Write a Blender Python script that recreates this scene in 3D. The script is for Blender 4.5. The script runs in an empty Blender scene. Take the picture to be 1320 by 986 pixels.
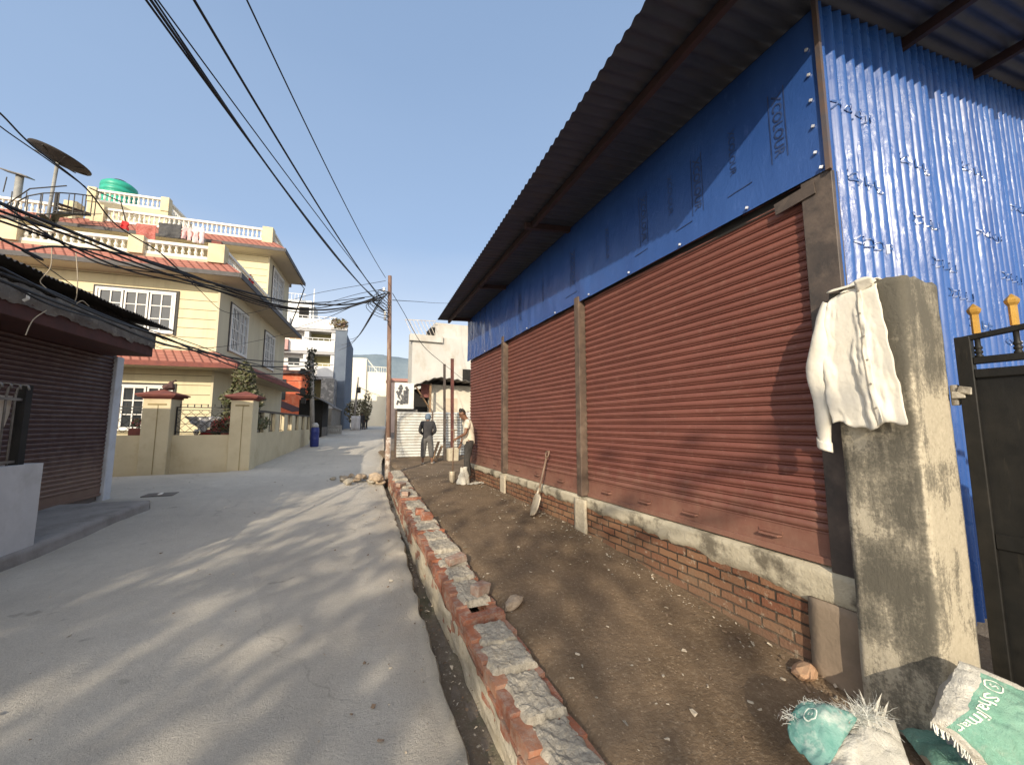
import bpy, bmesh, math, random
from mathutils import Vector, Matrix, noise as mn
R=random.Random(7)
sc=bpy.context.scene
col=sc.collection
PI=math.pi
# ------------------------------------------------------------------ frames
C6=math.cos(math.radians(6)); S6=math.sin(math.radians(6))
def L2W(p): return (p[0]*C6+p[1]*S6, -p[0]*S6+p[1]*C6, p[2])     # left side of the street is turned 6 degrees
def interp(t,pts):
    if t<=pts[0][0]: return pts[0][1]
    for (a,b),(c,d) in zip(pts,pts[1:]):
        if t<=c: return b+(d-b)*(t-a)/(c-a)
    return pts[-1][1]
YP=[(-5,-.04),(0,-.03),(1.5,0),(3,.15),(4.6,.29),(7,.36),(9,.38),(12.5,.42),(17,.55),(40,1.15),(60,1.3)]
def zy(Y): return interp(Y,YP)
def zr(Y): return -.1+.03*Y if Y<45 else 1.25+.01*(min(Y,200)-45)
# camera numbers, used to aim the real camera and to turn sightings into places
F=510.;CX=660.;CY=493.;H=1.69
PIT=math.atan(54/F); YAW=math.atan(225/(F*math.cos(PIT)+54*math.sin(PIT)))
def ray(x,y):
    a=x-CX;b=CY-y
    fw=F*math.cos(PIT)-b*math.sin(PIT); up=F*math.sin(PIT)+b*math.cos(PIT)
    return (a*math.cos(YAW)+fw*math.sin(YAW), -a*math.sin(YAW)+fw*math.cos(YAW), up)
def atY(x,y,Y):
    r=ray(x,y);t=Y/r[1];return Vector((r[0]*t,Y,H+r[2]*t))
def atX(x,y,X):
    r=ray(x,y);t=X/r[0];return Vector((X,r[1]*t,H+r[2]*t))
def atD(x,y,d):
    r=ray(x,y);t=d/F;return Vector((r[0]*t,r[1]*t,H+r[2]*t))
def fbm(x,y,z=0,o=4):
    return mn.fractal(Vector((x,y,z)),1.0,2.0,o)
# ------------------------------------------------------------------ mesh builder
WL={}
class MB:
    def __init__(s,xf=None): s.v=[];s.f=[];s.mi=[];s.xf=xf
    def add(s,vs,fs,mi=0):
        o=len(s.v); s.v+= [tuple(p) for p in vs]; s.f+=[tuple(i+o for i in f) for f in fs]; s.mi+=[mi]*len(fs); return s
    def box(s,x0,x1,y0,y1,z0,z1,mi=0):
        return s.add([(x0,y0,z0),(x1,y0,z0),(x1,y1,z0),(x0,y1,z0),(x0,y0,z1),(x1,y0,z1),(x1,y1,z1),(x0,y1,z1)],
          [(0,3,2,1),(4,5,6,7),(0,1,5,4),(1,2,6,5),(2,3,7,6),(3,0,4,7)],mi)
    def obox(s,c,size,rot=(0,0,0),mi=0,jit=0):
        from mathutils import Euler
        m=Euler(rot).to_matrix(); vs=[]
        for k in range(8):
            p=Vector(((k&1)-.5,((k>>1)&1)-.5,((k>>2)&1)-.5)); p=Vector((p.x*size[0],p.y*size[1],p.z*size[2]))
            if jit: p+=Vector((R.uniform(-jit,jit),R.uniform(-jit,jit),R.uniform(-jit,jit)))
            vs.append(m@p+Vector(c))
        return s.add(vs,[(0,2,3,1),(4,5,7,6),(0,1,5,4),(1,3,7,5),(3,2,6,7),(2,0,4,6)],mi)
    def tube(s,pts,r,n=8,cap=True,mi=0):
        pts=[Vector(p) for p in pts]; k=len(pts); rs=r if isinstance(r,(list,tuple)) else [r]*k
        o=len(s.v); up=None
        for i,p in enumerate(pts):
            d=(pts[min(i+1,k-1)]-pts[max(i-1,0)])
            d=d.normalized() if d.length>1e-9 else Vector((0,0,1))
            if up is None: up=Vector((0,0,1)) if abs(d.z)<.9 else Vector((1,0,0))
            a=d.cross(up); a=a.normalized() if a.length>1e-6 else d.orthogonal().normalized()
            b=a.cross(d); up=b
            for j in range(n):
                t=2*PI*j/n; s.v.append(tuple(p+(a*math.cos(t)+b*math.sin(t))*rs[i]))
        for i in range(k-1):
            for j in range(n):
                s.f.append((o+i*n+j,o+i*n+(j+1)%n,o+(i+1)*n+(j+1)%n,o+(i+1)*n+j)); s.mi.append(mi)
        if cap:
            s.f.append(tuple(o+j for j in range(n))[::-1]); s.mi.append(mi)
            s.f.append(tuple(o+(k-1)*n+j for j in range(n))); s.mi.append(mi)
        return s
    def bar(s,a,b,w,h=None,mi=0):
        a=Vector(a);b=Vector(b);h=h or w; d=(b-a).normalized(); up=Vector((0,0,1)) if abs(d.z)<.95 else Vector((0,1,0))
        u=d.cross(up).normalized()*w/2; v=u.cross(d).normalized()*h/2
        return s.add([a-u-v,a+u-v,a+u+v,a-u+v,b-u-v,b+u-v,b+u+v,b-u+v],[(0,1,2,3),(4,7,6,5),(0,4,5,1),(1,5,6,2),(2,6,7,3),(3,7,4,0)],mi)
    def lathe(s,prof,c=(0,0,0),n=16,axis=None,mi=0):
        # profile of (radius, height)
        ax=Vector(axis).normalized() if axis else Vector((0,0,1))
        a=ax.orthogonal().normalized(); b=ax.cross(a); c=Vector(c); o=len(s.v); k=len(prof)
        for r,h in prof:
            for j in range(n):
                t=2*PI*j/n; s.v.append(tuple(c+ax*h+(a*math.cos(t)+b*math.sin(t))*r))
        for i in range(k-1):
            for j in range(n):
                s.f.append((o+i*n+j,o+i*n+(j+1)%n,o+(i+1)*n+(j+1)%n,o+(i+1)*n+j)); s.mi.append(mi)
        s.f.append(tuple(o+j for j in range(n))[::-1]); s.f.append(tuple(o+(k-1)*n+j for j in range(n))); s.mi+=[mi,mi]
        return s
    def grid(s,fn,nu,nv,mi=0,close=False):
        o=len(s.v)
        for i in range(nu+1):
            for j in range(nv+1): s.v.append(tuple(fn(i/nu,j/nv)))
        for i in range(nu):
            for j in range(nv):
                a=o+i*(nv+1)+j; s.f.append((a,a+nv+1,a+nv+2,a+1)); s.mi.append(mi(i/nu,j/nv) if callable(mi) else mi)
        return s
    def prism(s,poly,z0,z1,mi=0):
        n=len(poly); vs=[(x,y,z0) for x,y in poly]+[(x,y,z1) for x,y in poly]
        return s.add(vs,[tuple(range(n))[::-1],tuple(range(n,2*n))]+[(i,(i+1)%n,n+(i+1)%n,n+i) for i in range(n)],mi)
    def rock(s,c,size,seed=0,sub=2,mi=0,rough=.35):
        bm=bmesh.new(); bmesh.ops.create_icosphere(bm,subdivisions=sub,radius=.5)
        rr=random.Random(seed); off=Vector((rr.uniform(0,50),rr.uniform(0,50),0))
        from mathutils import Euler
        m=Euler((rr.uniform(-.3,.3),rr.uniform(-.3,.3),rr.uniform(0,6))).to_matrix()
        vs=[]
        for v in bm.verts:
            n=mn.noise(v.co*2.2+off)*rough+mn.cell(v.co*2.0+off)*.12
            p=v.co*(1+n); p=Vector((p.x*size[0],p.y*size[1],p.z*size[2])); vs.append(m@p+Vector(c))
        fs=[tuple(v.index for v in f.verts) for f in bm.faces]; bm.free()
        return s.add(vs,fs,mi)
    def build(s,name,mats,parent=None,smooth=False,bevel=0,solid=0,seg=1,origin=None,merge=False):
        vs=[Vector(s.xf(p)) if s.xf else Vector(p) for p in s.v]
        me=bpy.data.meshes.new(name)
        if parent is not None: base=WL[parent.name]
        elif origin: base=Vector(origin)
        else:
            xs=[p.x for p in vs];ys=[p.y for p in vs]
            base=Vector(((min(xs)+max(xs))/2,(min(ys)+max(ys))/2,min(p.z for p in vs)))
        me.from_pydata([p-base for p in vs],[],s.f)
        ms=mats if isinstance(mats,(list,tuple)) else [mats]
        for m in ms: me.materials.append(m)
        if len(ms)>1:
            for p,i in zip(me.polygons,s.mi): p.material_index=i
        if merge:
            bm=bmesh.new();bm.from_mesh(me);bmesh.ops.remove_doubles(bm,verts=bm.verts,dist=1e-5);bm.to_mesh(me);bm.free()
        if smooth:
            for p in me.polygons: p.use_smooth=True
        me.update()
        o=bpy.data.objects.new(name,me); col.objects.link(o)
        if parent is not None: o.parent=parent; o.location=(0,0,0); WL[o.name]=base
        else: o.location=base; WL[o.name]=base
        if bevel:
            m=o.modifiers.new('bevel','BEVEL'); m.width=bevel; m.segments=seg; m.limit_method='ANGLE'
        if solid:
            m=o.modifiers.new('solid','SOLIDIFY'); m.thickness=solid; m.offset=0
        return o
def tag(o,label=None,cat=None,group=None,kind=None):
    if label: o['label']=label
    if cat: o['category']=cat
    if group: o['group']=group
    if kind: o['kind']=kind
    return o
def thing(name,loc,label,cat,group=None):
    o=bpy.data.objects.new(name,None); col.objects.link(o); o.location=loc; o.empty_display_size=.2
    WL[o.name]=Vector(loc); return tag(o,label,cat,group)
def struct(mb,name,mat,**k):
    o=mb.build(name,mat,**k); o['kind']='structure'; return o
def catmull(pts,n=8):
    pts=[Vector(p) for p in pts]; P=[pts[0]*2-pts[1]]+pts+[pts[-1]*2-pts[-2]]; out=[]
    for i in range(1,len(P)-2):
        for k in range(n):
            t=k/n; a,b,c,d=P[i-1],P[i],P[i+1],P[i+2]
            out.append(.5*((2*b)+(c-a)*t+(2*a-5*b+4*c-d)*t*t+(3*b-a-3*c+d)*t**3))
    out.append(pts[-1]); return out
def lettering(text,size,bold=0):
    """outline of a word as (verts2d, faces), from the built-in font"""
    cu=bpy.data.curves.new('word','FONT'); cu.body=text; cu.size=size; cu.resolution_u=2; cu.offset=bold; cu.align_x='CENTER'; cu.align_y='CENTER'
    ob=bpy.data.objects.new('word',cu); col.objects.link(ob)
    dg=bpy.context.evaluated_depsgraph_get(); me=bpy.data.meshes.new_from_object(ob.evaluated_get(dg))
    vs=[(v.co.x,v.co.y) for v in me.vertices]; fs=[tuple(p.vertices) for p in me.polygons]
    bpy.data.objects.remove(ob); bpy.data.meshes.remove(me); bpy.data.curves.remove(cu)
    return vs,fs
def cut_lettering(text,size,step,axis=0,bold=0):
    vs,fs=lettering(text,size,bold); bm=bmesh.new(); V=[bm.verts.new((x,y,0)) for x,y in vs]
    for f in fs:
        try: bm.faces.new([V[i] for i in f])
        except Exception: pass
    for ax in ((0,1) if axis==2 else (axis,)):
        lo=min(v.co[ax] for v in bm.verts); hi=max(v.co[ax] for v in bm.verts); t=lo+step
        while t<hi:
            co=[0,0,0];no=[0,0,0];co[ax]=t;no[ax]=1
            bmesh.ops.bisect_plane(bm,geom=bm.verts[:]+bm.edges[:]+bm.faces[:],plane_co=co,plane_no=no); t+=step
    bm.verts.index_update()
    vs=[(v.co.x,v.co.y) for v in bm.verts]; fs=[tuple(v.index for v in f.verts) for f in bm.faces]; bm.free(); return vs,fs
# ------------------------------------------------------------------ materials
MATS={}
class N:
    def __init__(s,name):
        s.m=bpy.data.materials.new(name); s.m.use_nodes=True; s.t=s.m.node_tree; s.n=s.t.nodes; s.l=s.t.links
        s.b=s.n['Principled BSDF']; s.tc=s.n.new('ShaderNodeTexCoord'); MATS[name]=s.m
    def new(s,t,**k):
        n=s.n.new(t)
        for a,b in k.items(): setattr(n,a,b)
        return n
    def coord(s,scale=(1,1,1),out='Object',rot=(0,0,0)):
        m=s.new('ShaderNodeMapping'); m.inputs['Scale'].default_value=scale; m.inputs['Rotation'].default_value=rot
        s.l.new(s.tc.outputs[out],m.inputs[0]); return m.outputs[0]
    def noise(s,co,scale,detail=6,rough=.6,dist=0):
        n=s.new('ShaderNodeTexNoise'); s.l.new(co,n.inputs['Vector']); n.inputs['Scale'].default_value=scale; n.inputs['Detail'].default_value=detail
        n.inputs['Roughness'].default_value=rough; n.inputs['Distortion'].default_value=dist; return n.outputs['Fac']
    def ramp(s,fac,stops):
        r=s.new('ShaderNodeValToRGB'); s.l.new(fac,r.inputs[0]); e=r.color_ramp.elements
        while len(e)<len(stops): e.new(.5)
        for el,(p,c) in zip(e,stops):
            el.position=p; el.color=(c,c,c,1) if isinstance(c,(int,float)) else (*c,1)
        return r.outputs[0]
    def mix(s,fac,a,b,mode='MIX'):
        m=s.new('ShaderNodeMix',data_type='RGBA',blend_type=mode)
        for sock,val in ((m.inputs[0],fac),(m.inputs[6],a),(m.inputs[7],b)):
            if isinstance(val,(int,float)): sock.default_value=val
            elif isinstance(val,tuple): sock.default_value=(*val,1)
            else: s.l.new(val,sock)
        return m.outputs[2]
    def math(s,op,a,b=0,c=None):
        m=s.new('ShaderNodeMath',operation=op)
        for sock,val in zip(m.inputs,(a,b) if c is None else (a,b,c)):
            if isinstance(val,(int,float)): sock.default_value=val
            else: s.l.new(val,sock)
        return m.outputs[0]
    def sep(s,co):
        n=s.new('ShaderNodeSeparateXYZ'); s.l.new(co,n.inputs[0]); return n.outputs
    def island(s):
        return s.new('ShaderNodeNewGeometry').outputs['Random Per Island']
    def out(s,color,rough=.8,metal=0,bump=None,bstr=.3,bdist=.01,spec=.5):
        if isinstance(color,tuple): s.b.inputs['Base Color'].default_value=(*color,1)
        else: s.l.new(color,s.b.inputs['Base Color'])
        if isinstance(rough,(int,float)): s.b.inputs['Roughness'].default_value=rough
        else: s.l.new(rough,s.b.inputs['Roughness'])
        s.b.inputs['Metallic'].default_value=metal; s.b.inputs['Specular IOR Level'].default_value=spec
        if bump is not None:
            n=s.new('ShaderNodeBump'); n.inputs['Strength'].default_value=bstr; n.inputs['Distance'].default_value=bdist
            s.l.new(bump,n.inputs['Height']); s.l.new(n.outputs[0],s.b.inputs['Normal'])
        return s.m
def M(name,c1,c2=None,scale=4,rough=.85,bump=.3,bscale=40,bdist=.01,metal=0,stretch=(1,1,1),dirt=None,dscale=1.2,dpos=(.5,.7),spec=.4,lo=.35,hi=.65):
    if name in MATS: return MATS[name]
    n=N(name); co=n.coord(stretch); c2=c2 or tuple(x*.75 for x in c1)
    c=n.ramp(n.noise(co,scale),[(lo,c1),(hi,c2)])
    if dirt: c=n.mix(n.ramp(n.noise(co,dscale,8,.65),[(dpos[0],0.),(dpos[1],1.)]),c,dirt)
    return n.out(c,rough,metal,n.noise(n.coord(),bscale,5) if bump else None,bump,bdist,spec)
# ------------------------------------------------------------------ world, sun, camera
SUN=Vector((1,1.6,-.75)).normalized()
sc.render.engine='CYCLES'
w=bpy.data.worlds.new('World'); sc.world=w; w.use_nodes=True; wn=w.node_tree
sky=wn.nodes.new('ShaderNodeTexSky'); sky.sky_type='NISHITA'; sky.sun_disc=False
sky.sun_elevation=math.asin(-SUN.z); sky.sun_rotation=math.atan2(-SUN.x,-SUN.y)
sky.altitude=1300; sky.air_density=1.0; sky.dust_density=2.2; sky.ozone_density=2.0
bg=wn.nodes['Background']; bg.inputs['Strength'].default_value=.15
wtc=wn.nodes.new('ShaderNodeTexCoord'); wsep=wn.nodes.new('ShaderNodeSeparateXYZ'); wn.links.new(wtc.outputs['Generated'],wsep.inputs[0])
wr=wn.nodes.new('ShaderNodeValToRGB'); wnz=wn.nodes.new('ShaderNodeTexNoise'); wmp=wn.nodes.new('ShaderNodeMapping'); wmp.inputs['Scale'].default_value=(1,1,3.5); wn.links.new(wtc.outputs['Generated'],wmp.inputs[0]); wn.links.new(wmp.outputs[0],wnz.inputs['Vector']); wnz.inputs['Scale'].default_value=1.6; wnz.inputs['Detail'].default_value=5
wma=wn.nodes.new('ShaderNodeMath'); wma.operation='MULTIPLY_ADD'; wn.links.new(wnz.outputs['Fac'],wma.inputs[0]); wma.inputs[1].default_value=-.16; wma.inputs[2].default_value=.08
wad=wn.nodes.new('ShaderNodeMath'); wad.operation='ADD'; wn.links.new(wsep.outputs[2],wad.inputs[0]); wn.links.new(wma.outputs[0],wad.inputs[1]); wn.links.new(wad.outputs[0],wr.inputs[0])           # winter haze, thickest at the horizon
for el,(p_,c_) in zip([wr.color_ramp.elements[0],wr.color_ramp.elements[1]]+[wr.color_ramp.elements.new(.5) for _ in range(2)],((0,(7.6,7.7,7.6,1)),(.13,(5.9,6.5,7.1,1)),(.42,(3.1,4.25,6.1,1)),(1,(1.9,2.9,4.7,1)))):
    el.position=p_; el.color=c_
wmx=wn.nodes.new('ShaderNodeMix'); wmx.data_type='RGBA'; wmx.inputs[0].default_value=.72
wn.links.new(sky.outputs[0],wmx.inputs[6]); wn.links.new(wr.outputs[0],wmx.inputs[7]); 
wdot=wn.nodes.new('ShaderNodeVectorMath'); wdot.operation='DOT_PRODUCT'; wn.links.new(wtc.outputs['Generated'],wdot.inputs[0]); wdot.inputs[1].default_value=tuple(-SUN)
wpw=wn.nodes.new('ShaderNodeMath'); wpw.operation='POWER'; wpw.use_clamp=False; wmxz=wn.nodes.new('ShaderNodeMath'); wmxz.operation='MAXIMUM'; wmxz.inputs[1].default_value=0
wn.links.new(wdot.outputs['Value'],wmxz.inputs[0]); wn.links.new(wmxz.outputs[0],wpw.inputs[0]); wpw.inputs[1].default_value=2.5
wgl=wn.nodes.new('ShaderNodeMix'); wgl.data_type='RGBA'; wgl.blend_type='ADD'; wgl.inputs[0].default_value=1                    # bright hazy aureole round the sun, added to lift the fill light
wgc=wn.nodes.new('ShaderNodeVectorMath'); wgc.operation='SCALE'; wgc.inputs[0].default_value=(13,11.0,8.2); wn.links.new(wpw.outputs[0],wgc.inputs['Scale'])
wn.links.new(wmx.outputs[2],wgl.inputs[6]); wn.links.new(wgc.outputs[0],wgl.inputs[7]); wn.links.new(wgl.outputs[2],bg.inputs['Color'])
ld=bpy.data.lights.new('sun','SUN'); ld.energy=5.0; ld.angle=math.radians(.5); ld.color=(1,.87,.68)
lo=bpy.data.objects.new('sun',ld); col.objects.link(lo); lo.rotation_euler=SUN.to_track_quat('-Z','Y').to_euler(); lo.location=(-20,-30,20)
cd=bpy.data.cameras.new('camera'); cam=bpy.data.objects.new('camera',cd); col.objects.link(cam)
cd.sensor_width=36; cd.lens=F/1320*36; cd.clip_start=.05; cd.clip_end=3000
cam.location=(0,0,H); cam.rotation_euler=(PI/2+PIT,0,-YAW); sc.camera=cam
sc.view_settings.view_transform='Standard'; sc.view_settings.look='None'; sc.view_settings.exposure=0
# ------------------------------------------------------------------ materials of the near scene
def road_mat():
    n=N('road_concrete'); co=n.coord()
    big=n.noise(co,.7,6,.6); mid=n.noise(co,5,8,.7); fine=n.noise(co,60,6,.7)
    c=n.ramp(mid,[(.3,(.57,.53,.455)),(.7,(.67,.625,.54))])
    c=n.mix(n.ramp(big,[(.4,0.),(.7,.6)]),c,(.45,.42,.365))
    c=n.mix(n.ramp(fine,[(.55,0.),(.72,.55)]),c,(.33,.305,.265))
    c=n.mix(n.ramp(n.noise(n.coord((1.2,.35,1)),2.2,6,.7),[(.58,0.),(.75,.5)]),c,(.56,.52,.45))
    v=n.new('ShaderNodeTexVoronoi',feature='DISTANCE_TO_EDGE'); n.l.new(n.coord((.35,.22,1)),v.inputs['Vector']); v.inputs['Scale'].default_value=.9
    cw=n.new('ShaderNodeVectorMath',operation='ADD'); n.l.new(n.coord((.42,.30,1)),cw.inputs[0]); cm=n.new('ShaderNodeVectorMath',operation='SCALE'); nz=n.new('ShaderNodeTexNoise'); n.l.new(co,nz.inputs['Vector']); nz.inputs['Scale'].default_value=2.2; nz.inputs['Detail'].default_value=8; n.l.new(nz.outputs['Color'],cm.inputs[0]); cm.inputs['Scale'].default_value=.35; n.l.new(cm.outputs[0],cw.inputs[1]); n.l.new(cw.outputs[0],v.inputs['Vector'])
    crack=n.math('MULTIPLY',n.ramp(v.outputs['Distance'],[(.0,1.),(.007,0.)]),n.ramp(n.noise(co,.8,3,.5),[(.50,0.),(.62,.4)])); c=n.mix(crack,c,(.15,.13,.105))
    pa=n.new('ShaderNodeTexVoronoi'); n.l.new(n.coord((.3,.22,1),rot=(0,0,.3)),pa.inputs['Vector']); pa.inputs['Scale'].default_value=1.1; c=n.mix(n.math('MULTIPLY',n.sep(pa.outputs['Color'])[0],.22),c,(.34,.31,.27))
    c=n.mix(n.ramp(n.noise(n.coord((2.6,.12,1),rot=(0,0,.05)),1.6,5,.6),[(.55,0.),(.72,.3)]),c,(.42,.39,.345))
    c=n.mix(n.ramp(n.noise(co,2.9,3,.5),[(.70,0.),(.74,.5)]),c,(.23,.21,.18))
    at=n.new('ShaderNodeAttribute',attribute_name='edge'); em=n.math('MULTIPLY',n.ramp(n.math('ADD',at.outputs['Fac'],n.math('MULTIPLY',n.math('SUBTRACT',n.noise(co,2.4,7,.7),.5),.9)),[(.35,0.),(.85,1.)]),.6); c=n.mix(em,c,(.47,.41,.325))
    ag=n.noise(co,24,9,.82); c=n.mix(n.ramp(ag,[(.56,0.),(.70,.6)]),c,(.33,.305,.26)); c=n.mix(n.ramp(n.noise(co,31,8,.8),[(.57,0.),(.70,.6)]),c,(.70,.66,.58))
    gr=n.noise(co,210,3,.6); c=n.mix(n.ramp(gr,[(.52,0.),(.66,.6)]),c,(.30,.275,.235)); c=n.mix(n.ramp(n.noise(co,150,2,.5),[(.6,0.),(.7,.45)]),c,(.64,.6,.52)); h=n.math('ADD',n.math('ADD',fine,n.math('MULTIPLY',mid,1.2)),n.math('ADD',n.math('MULTIPLY',gr,.5),n.math('MULTIPLY',ag,1.1)))
    return n.out(c,.92,0,h,1.0,.016,.22)
ROAD=road_mat()
def dirt_mat(name,a,b,light,green=None):
    n=N(name); co=n.coord()
    c=n.ramp(n.noise(co,1.6,8,.65),[(.3,a),(.7,b)])
    f=n.noise(co,35,6,.75); c=n.mix(n.ramp(f,[(.5,0.),(.75,.8)]),c,light)
    v=n.new('ShaderNodeTexVoronoi'); n.l.new(co,v.inputs['Vector']); v.inputs['Scale'].default_value=26
    c=n.mix(n.ramp(v.outputs['Distance'],[(.08,.5),(.2,0.)]),c,tuple(x*1.5 for x in light))
    c=n.mix(n.ramp(n.noise(co,.9,5,.6),[(.52,0.),(.68,.55)]),c,tuple(x*.6 for x in a))
    if green: c=n.mix(n.ramp(n.noise(co,2.3,7,.7),[(.5,0.),(.62,.8)]),c,green)
    h=n.math('ADD',n.noise(co,14,8,.7),n.math('MULTIPLY',n.noise(co,90,4,.6),.35))
    return n.out(c,.95,0,h,.8,.03,.2)
YARD=dirt_mat('yard_dirt',(.135,.094,.058),(.215,.153,.098),(.33,.26,.18))
DRAIN=dirt_mat('drain_dirt',(.14,.11,.08),(.2,.165,.125),(.28,.25,.2),(.12,.115,.075))
GROUND=dirt_mat('ground_dirt',(.17,.14,.11),(.25,.21,.17),(.3,.26,.21))
def brick_island(name,a,b,c_):
    n=N(name); co=n.coord(); c=n.ramp(n.island(),[(0,a),(.5,b),(1,c_)])
    c=n.mix(n.ramp(n.noise(co,13,8,.75),[(.44,0.),(.66,.8)]),c,(.37,.31,.25))
    c=n.mix(n.ramp(n.noise(co,8,5,.6),[(.5,0.),(.75,.7)]),c,(.13,.055,.035))
    return n.out(c,.92,0,n.noise(co,70,5,.7),.6,.012,.2)
BRICK=brick_island('red_brick',(.37,.14,.075),(.27,.10,.062),(.40,.20,.12))
def mortar_mat(name,a,b,d,pos=(.45,.62)):
    n=N(name); co=n.coord(); c=n.ramp(n.noise(co,9,8,.7),[(.3,a),(.7,b)])
    c=n.mix(n.ramp(n.noise(co,30,6,.75),[pos,(.8,.8)] if False else [(pos[0],0.),(pos[1]+.12,.85)]),c,d)
    h=n.math('ADD',n.noise(co,20,8,.7),n.math('MULTIPLY',n.noise(co,120,4,.6),.4))
    return n.out(c,.95,0,h,.8,.02,.2)
MORTAR=mortar_mat('grey_mortar',(.33,.295,.235),(.46,.42,.345),(.17,.15,.12))
PLASTER=mortar_mat('cream_mortar',(.46,.40,.29),(.55,.49,.38),(.25,.2,.14),(.5,.65))
def plinth_brick():
    n=N('plinth_brick'); s=n.sep(n.coord()); cb=n.new('ShaderNodeCombineXYZ'); n.l.new(s[1],cb.inputs[0]); n.l.new(s[2],cb.inputs[1])
    wob=n.noise(n.coord(),6,3,.5); va=n.new('ShaderNodeVectorMath',operation='ADD'); n.l.new(cb.outputs[0],va.inputs[0])
    cw=n.new('ShaderNodeCombineXYZ'); n.l.new(n.math('MULTIPLY',wob,.03),cw.inputs[0]); n.l.new(n.math('MULTIPLY',wob,.025),cw.inputs[1]); n.l.new(cw.outputs[0],va.inputs[1])
    b=n.new('ShaderNodeTexBrick'); n.l.new(va.outputs[0],b.inputs['Vector']); b.inputs['Scale'].default_value=1
    b.inputs['Brick Width'].default_value=.235; b.inputs['Row Height'].default_value=.078; b.inputs['Mortar Size'].default_value=.009; b.inputs['Mortar Smooth'].default_value=.3
    b.inputs['Color1'].default_value=(.20,.085,.05,1); b.inputs['Color2'].default_value=(.27,.15,.085,1); b.inputs['Mortar'].default_value=(.055,.042,.032,1); b.inputs['Bias'].default_value=0
    co=n.coord(); c=n.mix(n.ramp(n.noise(co,5,7,.7),[(.50,0.),(.68,.6)]),b.outputs['Color'],(.20,.145,.095)); gz_=n.math('ADD',n.sep(co)[2],n.math('MULTIPLY',n.noise(co,4,4,.6),.25)); c=n.mix(n.ramp(gz_,[(.15,.6),(.5,.0)]),c,(.22,.16,.11))
    c=n.mix(n.ramp(n.noise(co,16,5,.7),[(.58,0.),(.70,.8)]),c,(.42,.36,.27))
    h=n.math('ADD',n.math('MULTIPLY',b.outputs['Fac'],-1.2),n.math('MULTIPLY',n.noise(co,45,6,.7),.7))
    return n.out(c,.93,0,h,.9,.02,.2)
PBRICK=plinth_brick()
def shutter_mat(name,a,b,dust):
    n=N(name); co=n.coord(); c=n.ramp(n.noise(n.coord((1,.5,3)),2.5,7,.65),[(.3,a),(.7,b)])
    c=n.mix(n.ramp(n.noise(co,11,8,.75),[(.56,0.),(.75,.5)]),c,dust)
    c=n.mix(n.ramp(n.noise(n.coord((1,1,.25)),3,6,.6),[(.6,0.),(.8,.35)]),c,tuple(x*.5 for x in a))
    c=n.mix(n.ramp(n.noise(co,70,3,.6),[(.7,0.),(.74,.7)]),c,(.42,.27,.2)); zz=n.math('ADD',n.sep(co)[2],n.math('MULTIPLY',n.noise(n.coord((2,2,1)),5,6,.7),.9)); c=n.mix(n.ramp(n.math('MULTIPLY',zz,.5),[(.55,.42),(.82,0.)]),c,(.30,.20,.14)); sw_=n.noise(n.coord((.1,.6,14)),3,6,.7); c=n.mix(n.ramp(sw_,[(.60,0.),(.72,.28)]),c,(.36,.23,.18))
    return n.out(c,n.ramp(n.noise(co,6,5,.6),[(.3,.42),(.7,.68)]),0,n.noise(co,25,4,.6),.12,.01,.45)
SHUT=shutter_mat('shutter_red_paint',(.150,.054,.040),(.200,.074,.054),(.29,.17,.13))
SHUTD=shutter_mat('shutter_maroon_paint',(.050,.021,.019),(.066,.028,.025),(.11,.065,.055))
def film_mat(name,base,dark,rough,stretch,bs):
    n=N(name); co=n.coord(); c=n.ramp(n.noise(n.coord(stretch),1.2,5,.6),[(.35,base),(.7,dark)])
    c=n.mix(n.ramp(n.noise(n.coord(tuple(2*x for x in stretch)),5,6,.7),[(.58,0.),(.75,.5)]),c,tuple(min(1,x*1.35+.03) for x in base))
    h=n.math('ADD',n.noise(n.coord(stretch),7,6,.65,1.2),n.math('MULTIPLY',n.noise(n.coord(stretch),28,5,.7,.8),.4))
    return n.out(c,rough,0,h,bs,.02,.6)
FILM=film_mat('blue_film_smooth',(.030,.085,.28),(.020,.062,.225),.27,(1,1.3,.55),.22)
def film2():
    n=N('blue_film_corrugated'); co=n.coord(); st=(3,1,.3)
    c=n.ramp(n.noise(n.coord(st),1.5,5,.6),[(.35,(.030,.100,.325)),(.7,(.020,.068,.25))])
    c=n.mix(n.ramp(n.noise(n.coord((4,1,.6)),5,6,.7),[(.56,0.),(.75,.5)]),c,(.060,.155,.40))
    patch=n.ramp(n.noise(n.coord((2.5,1,.5)),2.2,4,.6),[(.48,.04),(.66,1.)])
    h=n.math('MULTIPLY',n.math('ADD',n.noise(n.coord((2,1,.7)),22,5,.65,.8),n.math('MULTIPLY',n.noise(co,70,4,.6,.5),.5)),patch)
    return n.out(c,n.ramp(n.noise(n.coord((3,1,1)),9,5,.6),[(.35,.22),(.7,.42)]),0,h,.34,.014,.38)
FILMC=film2()
ROOFM=M('roof_tin_dark',(.070,.074,.092),(.050,.055,.072),3,.6,.2,20,stretch=(1,3,1),dirt=(.075,.068,.066),metal=.2)
PURL=M('dark_primer_steel',(.05,.024,.022),(.032,.02,.02),6,.7,.2,40)
RUSTY=M('red_oxide_steel',(.14,.045,.035),(.08,.032,.028),6,.7,.3,40)
PLATE=M('dark_steel_plate',(.085,.066,.055),(.05,.042,.038),5,.6,.3,30,dirt=(.13,.10,.08),dscale=4)
POSTM=M('brown_steel_post',(.12,.082,.06),(.075,.052,.04),7,.7,.3,40,dirt=(.18,.13,.095),dscale=5)
INK=M('black_ink',(.014,.024,.07),(.03,.055,.15),9,.5,0)
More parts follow.
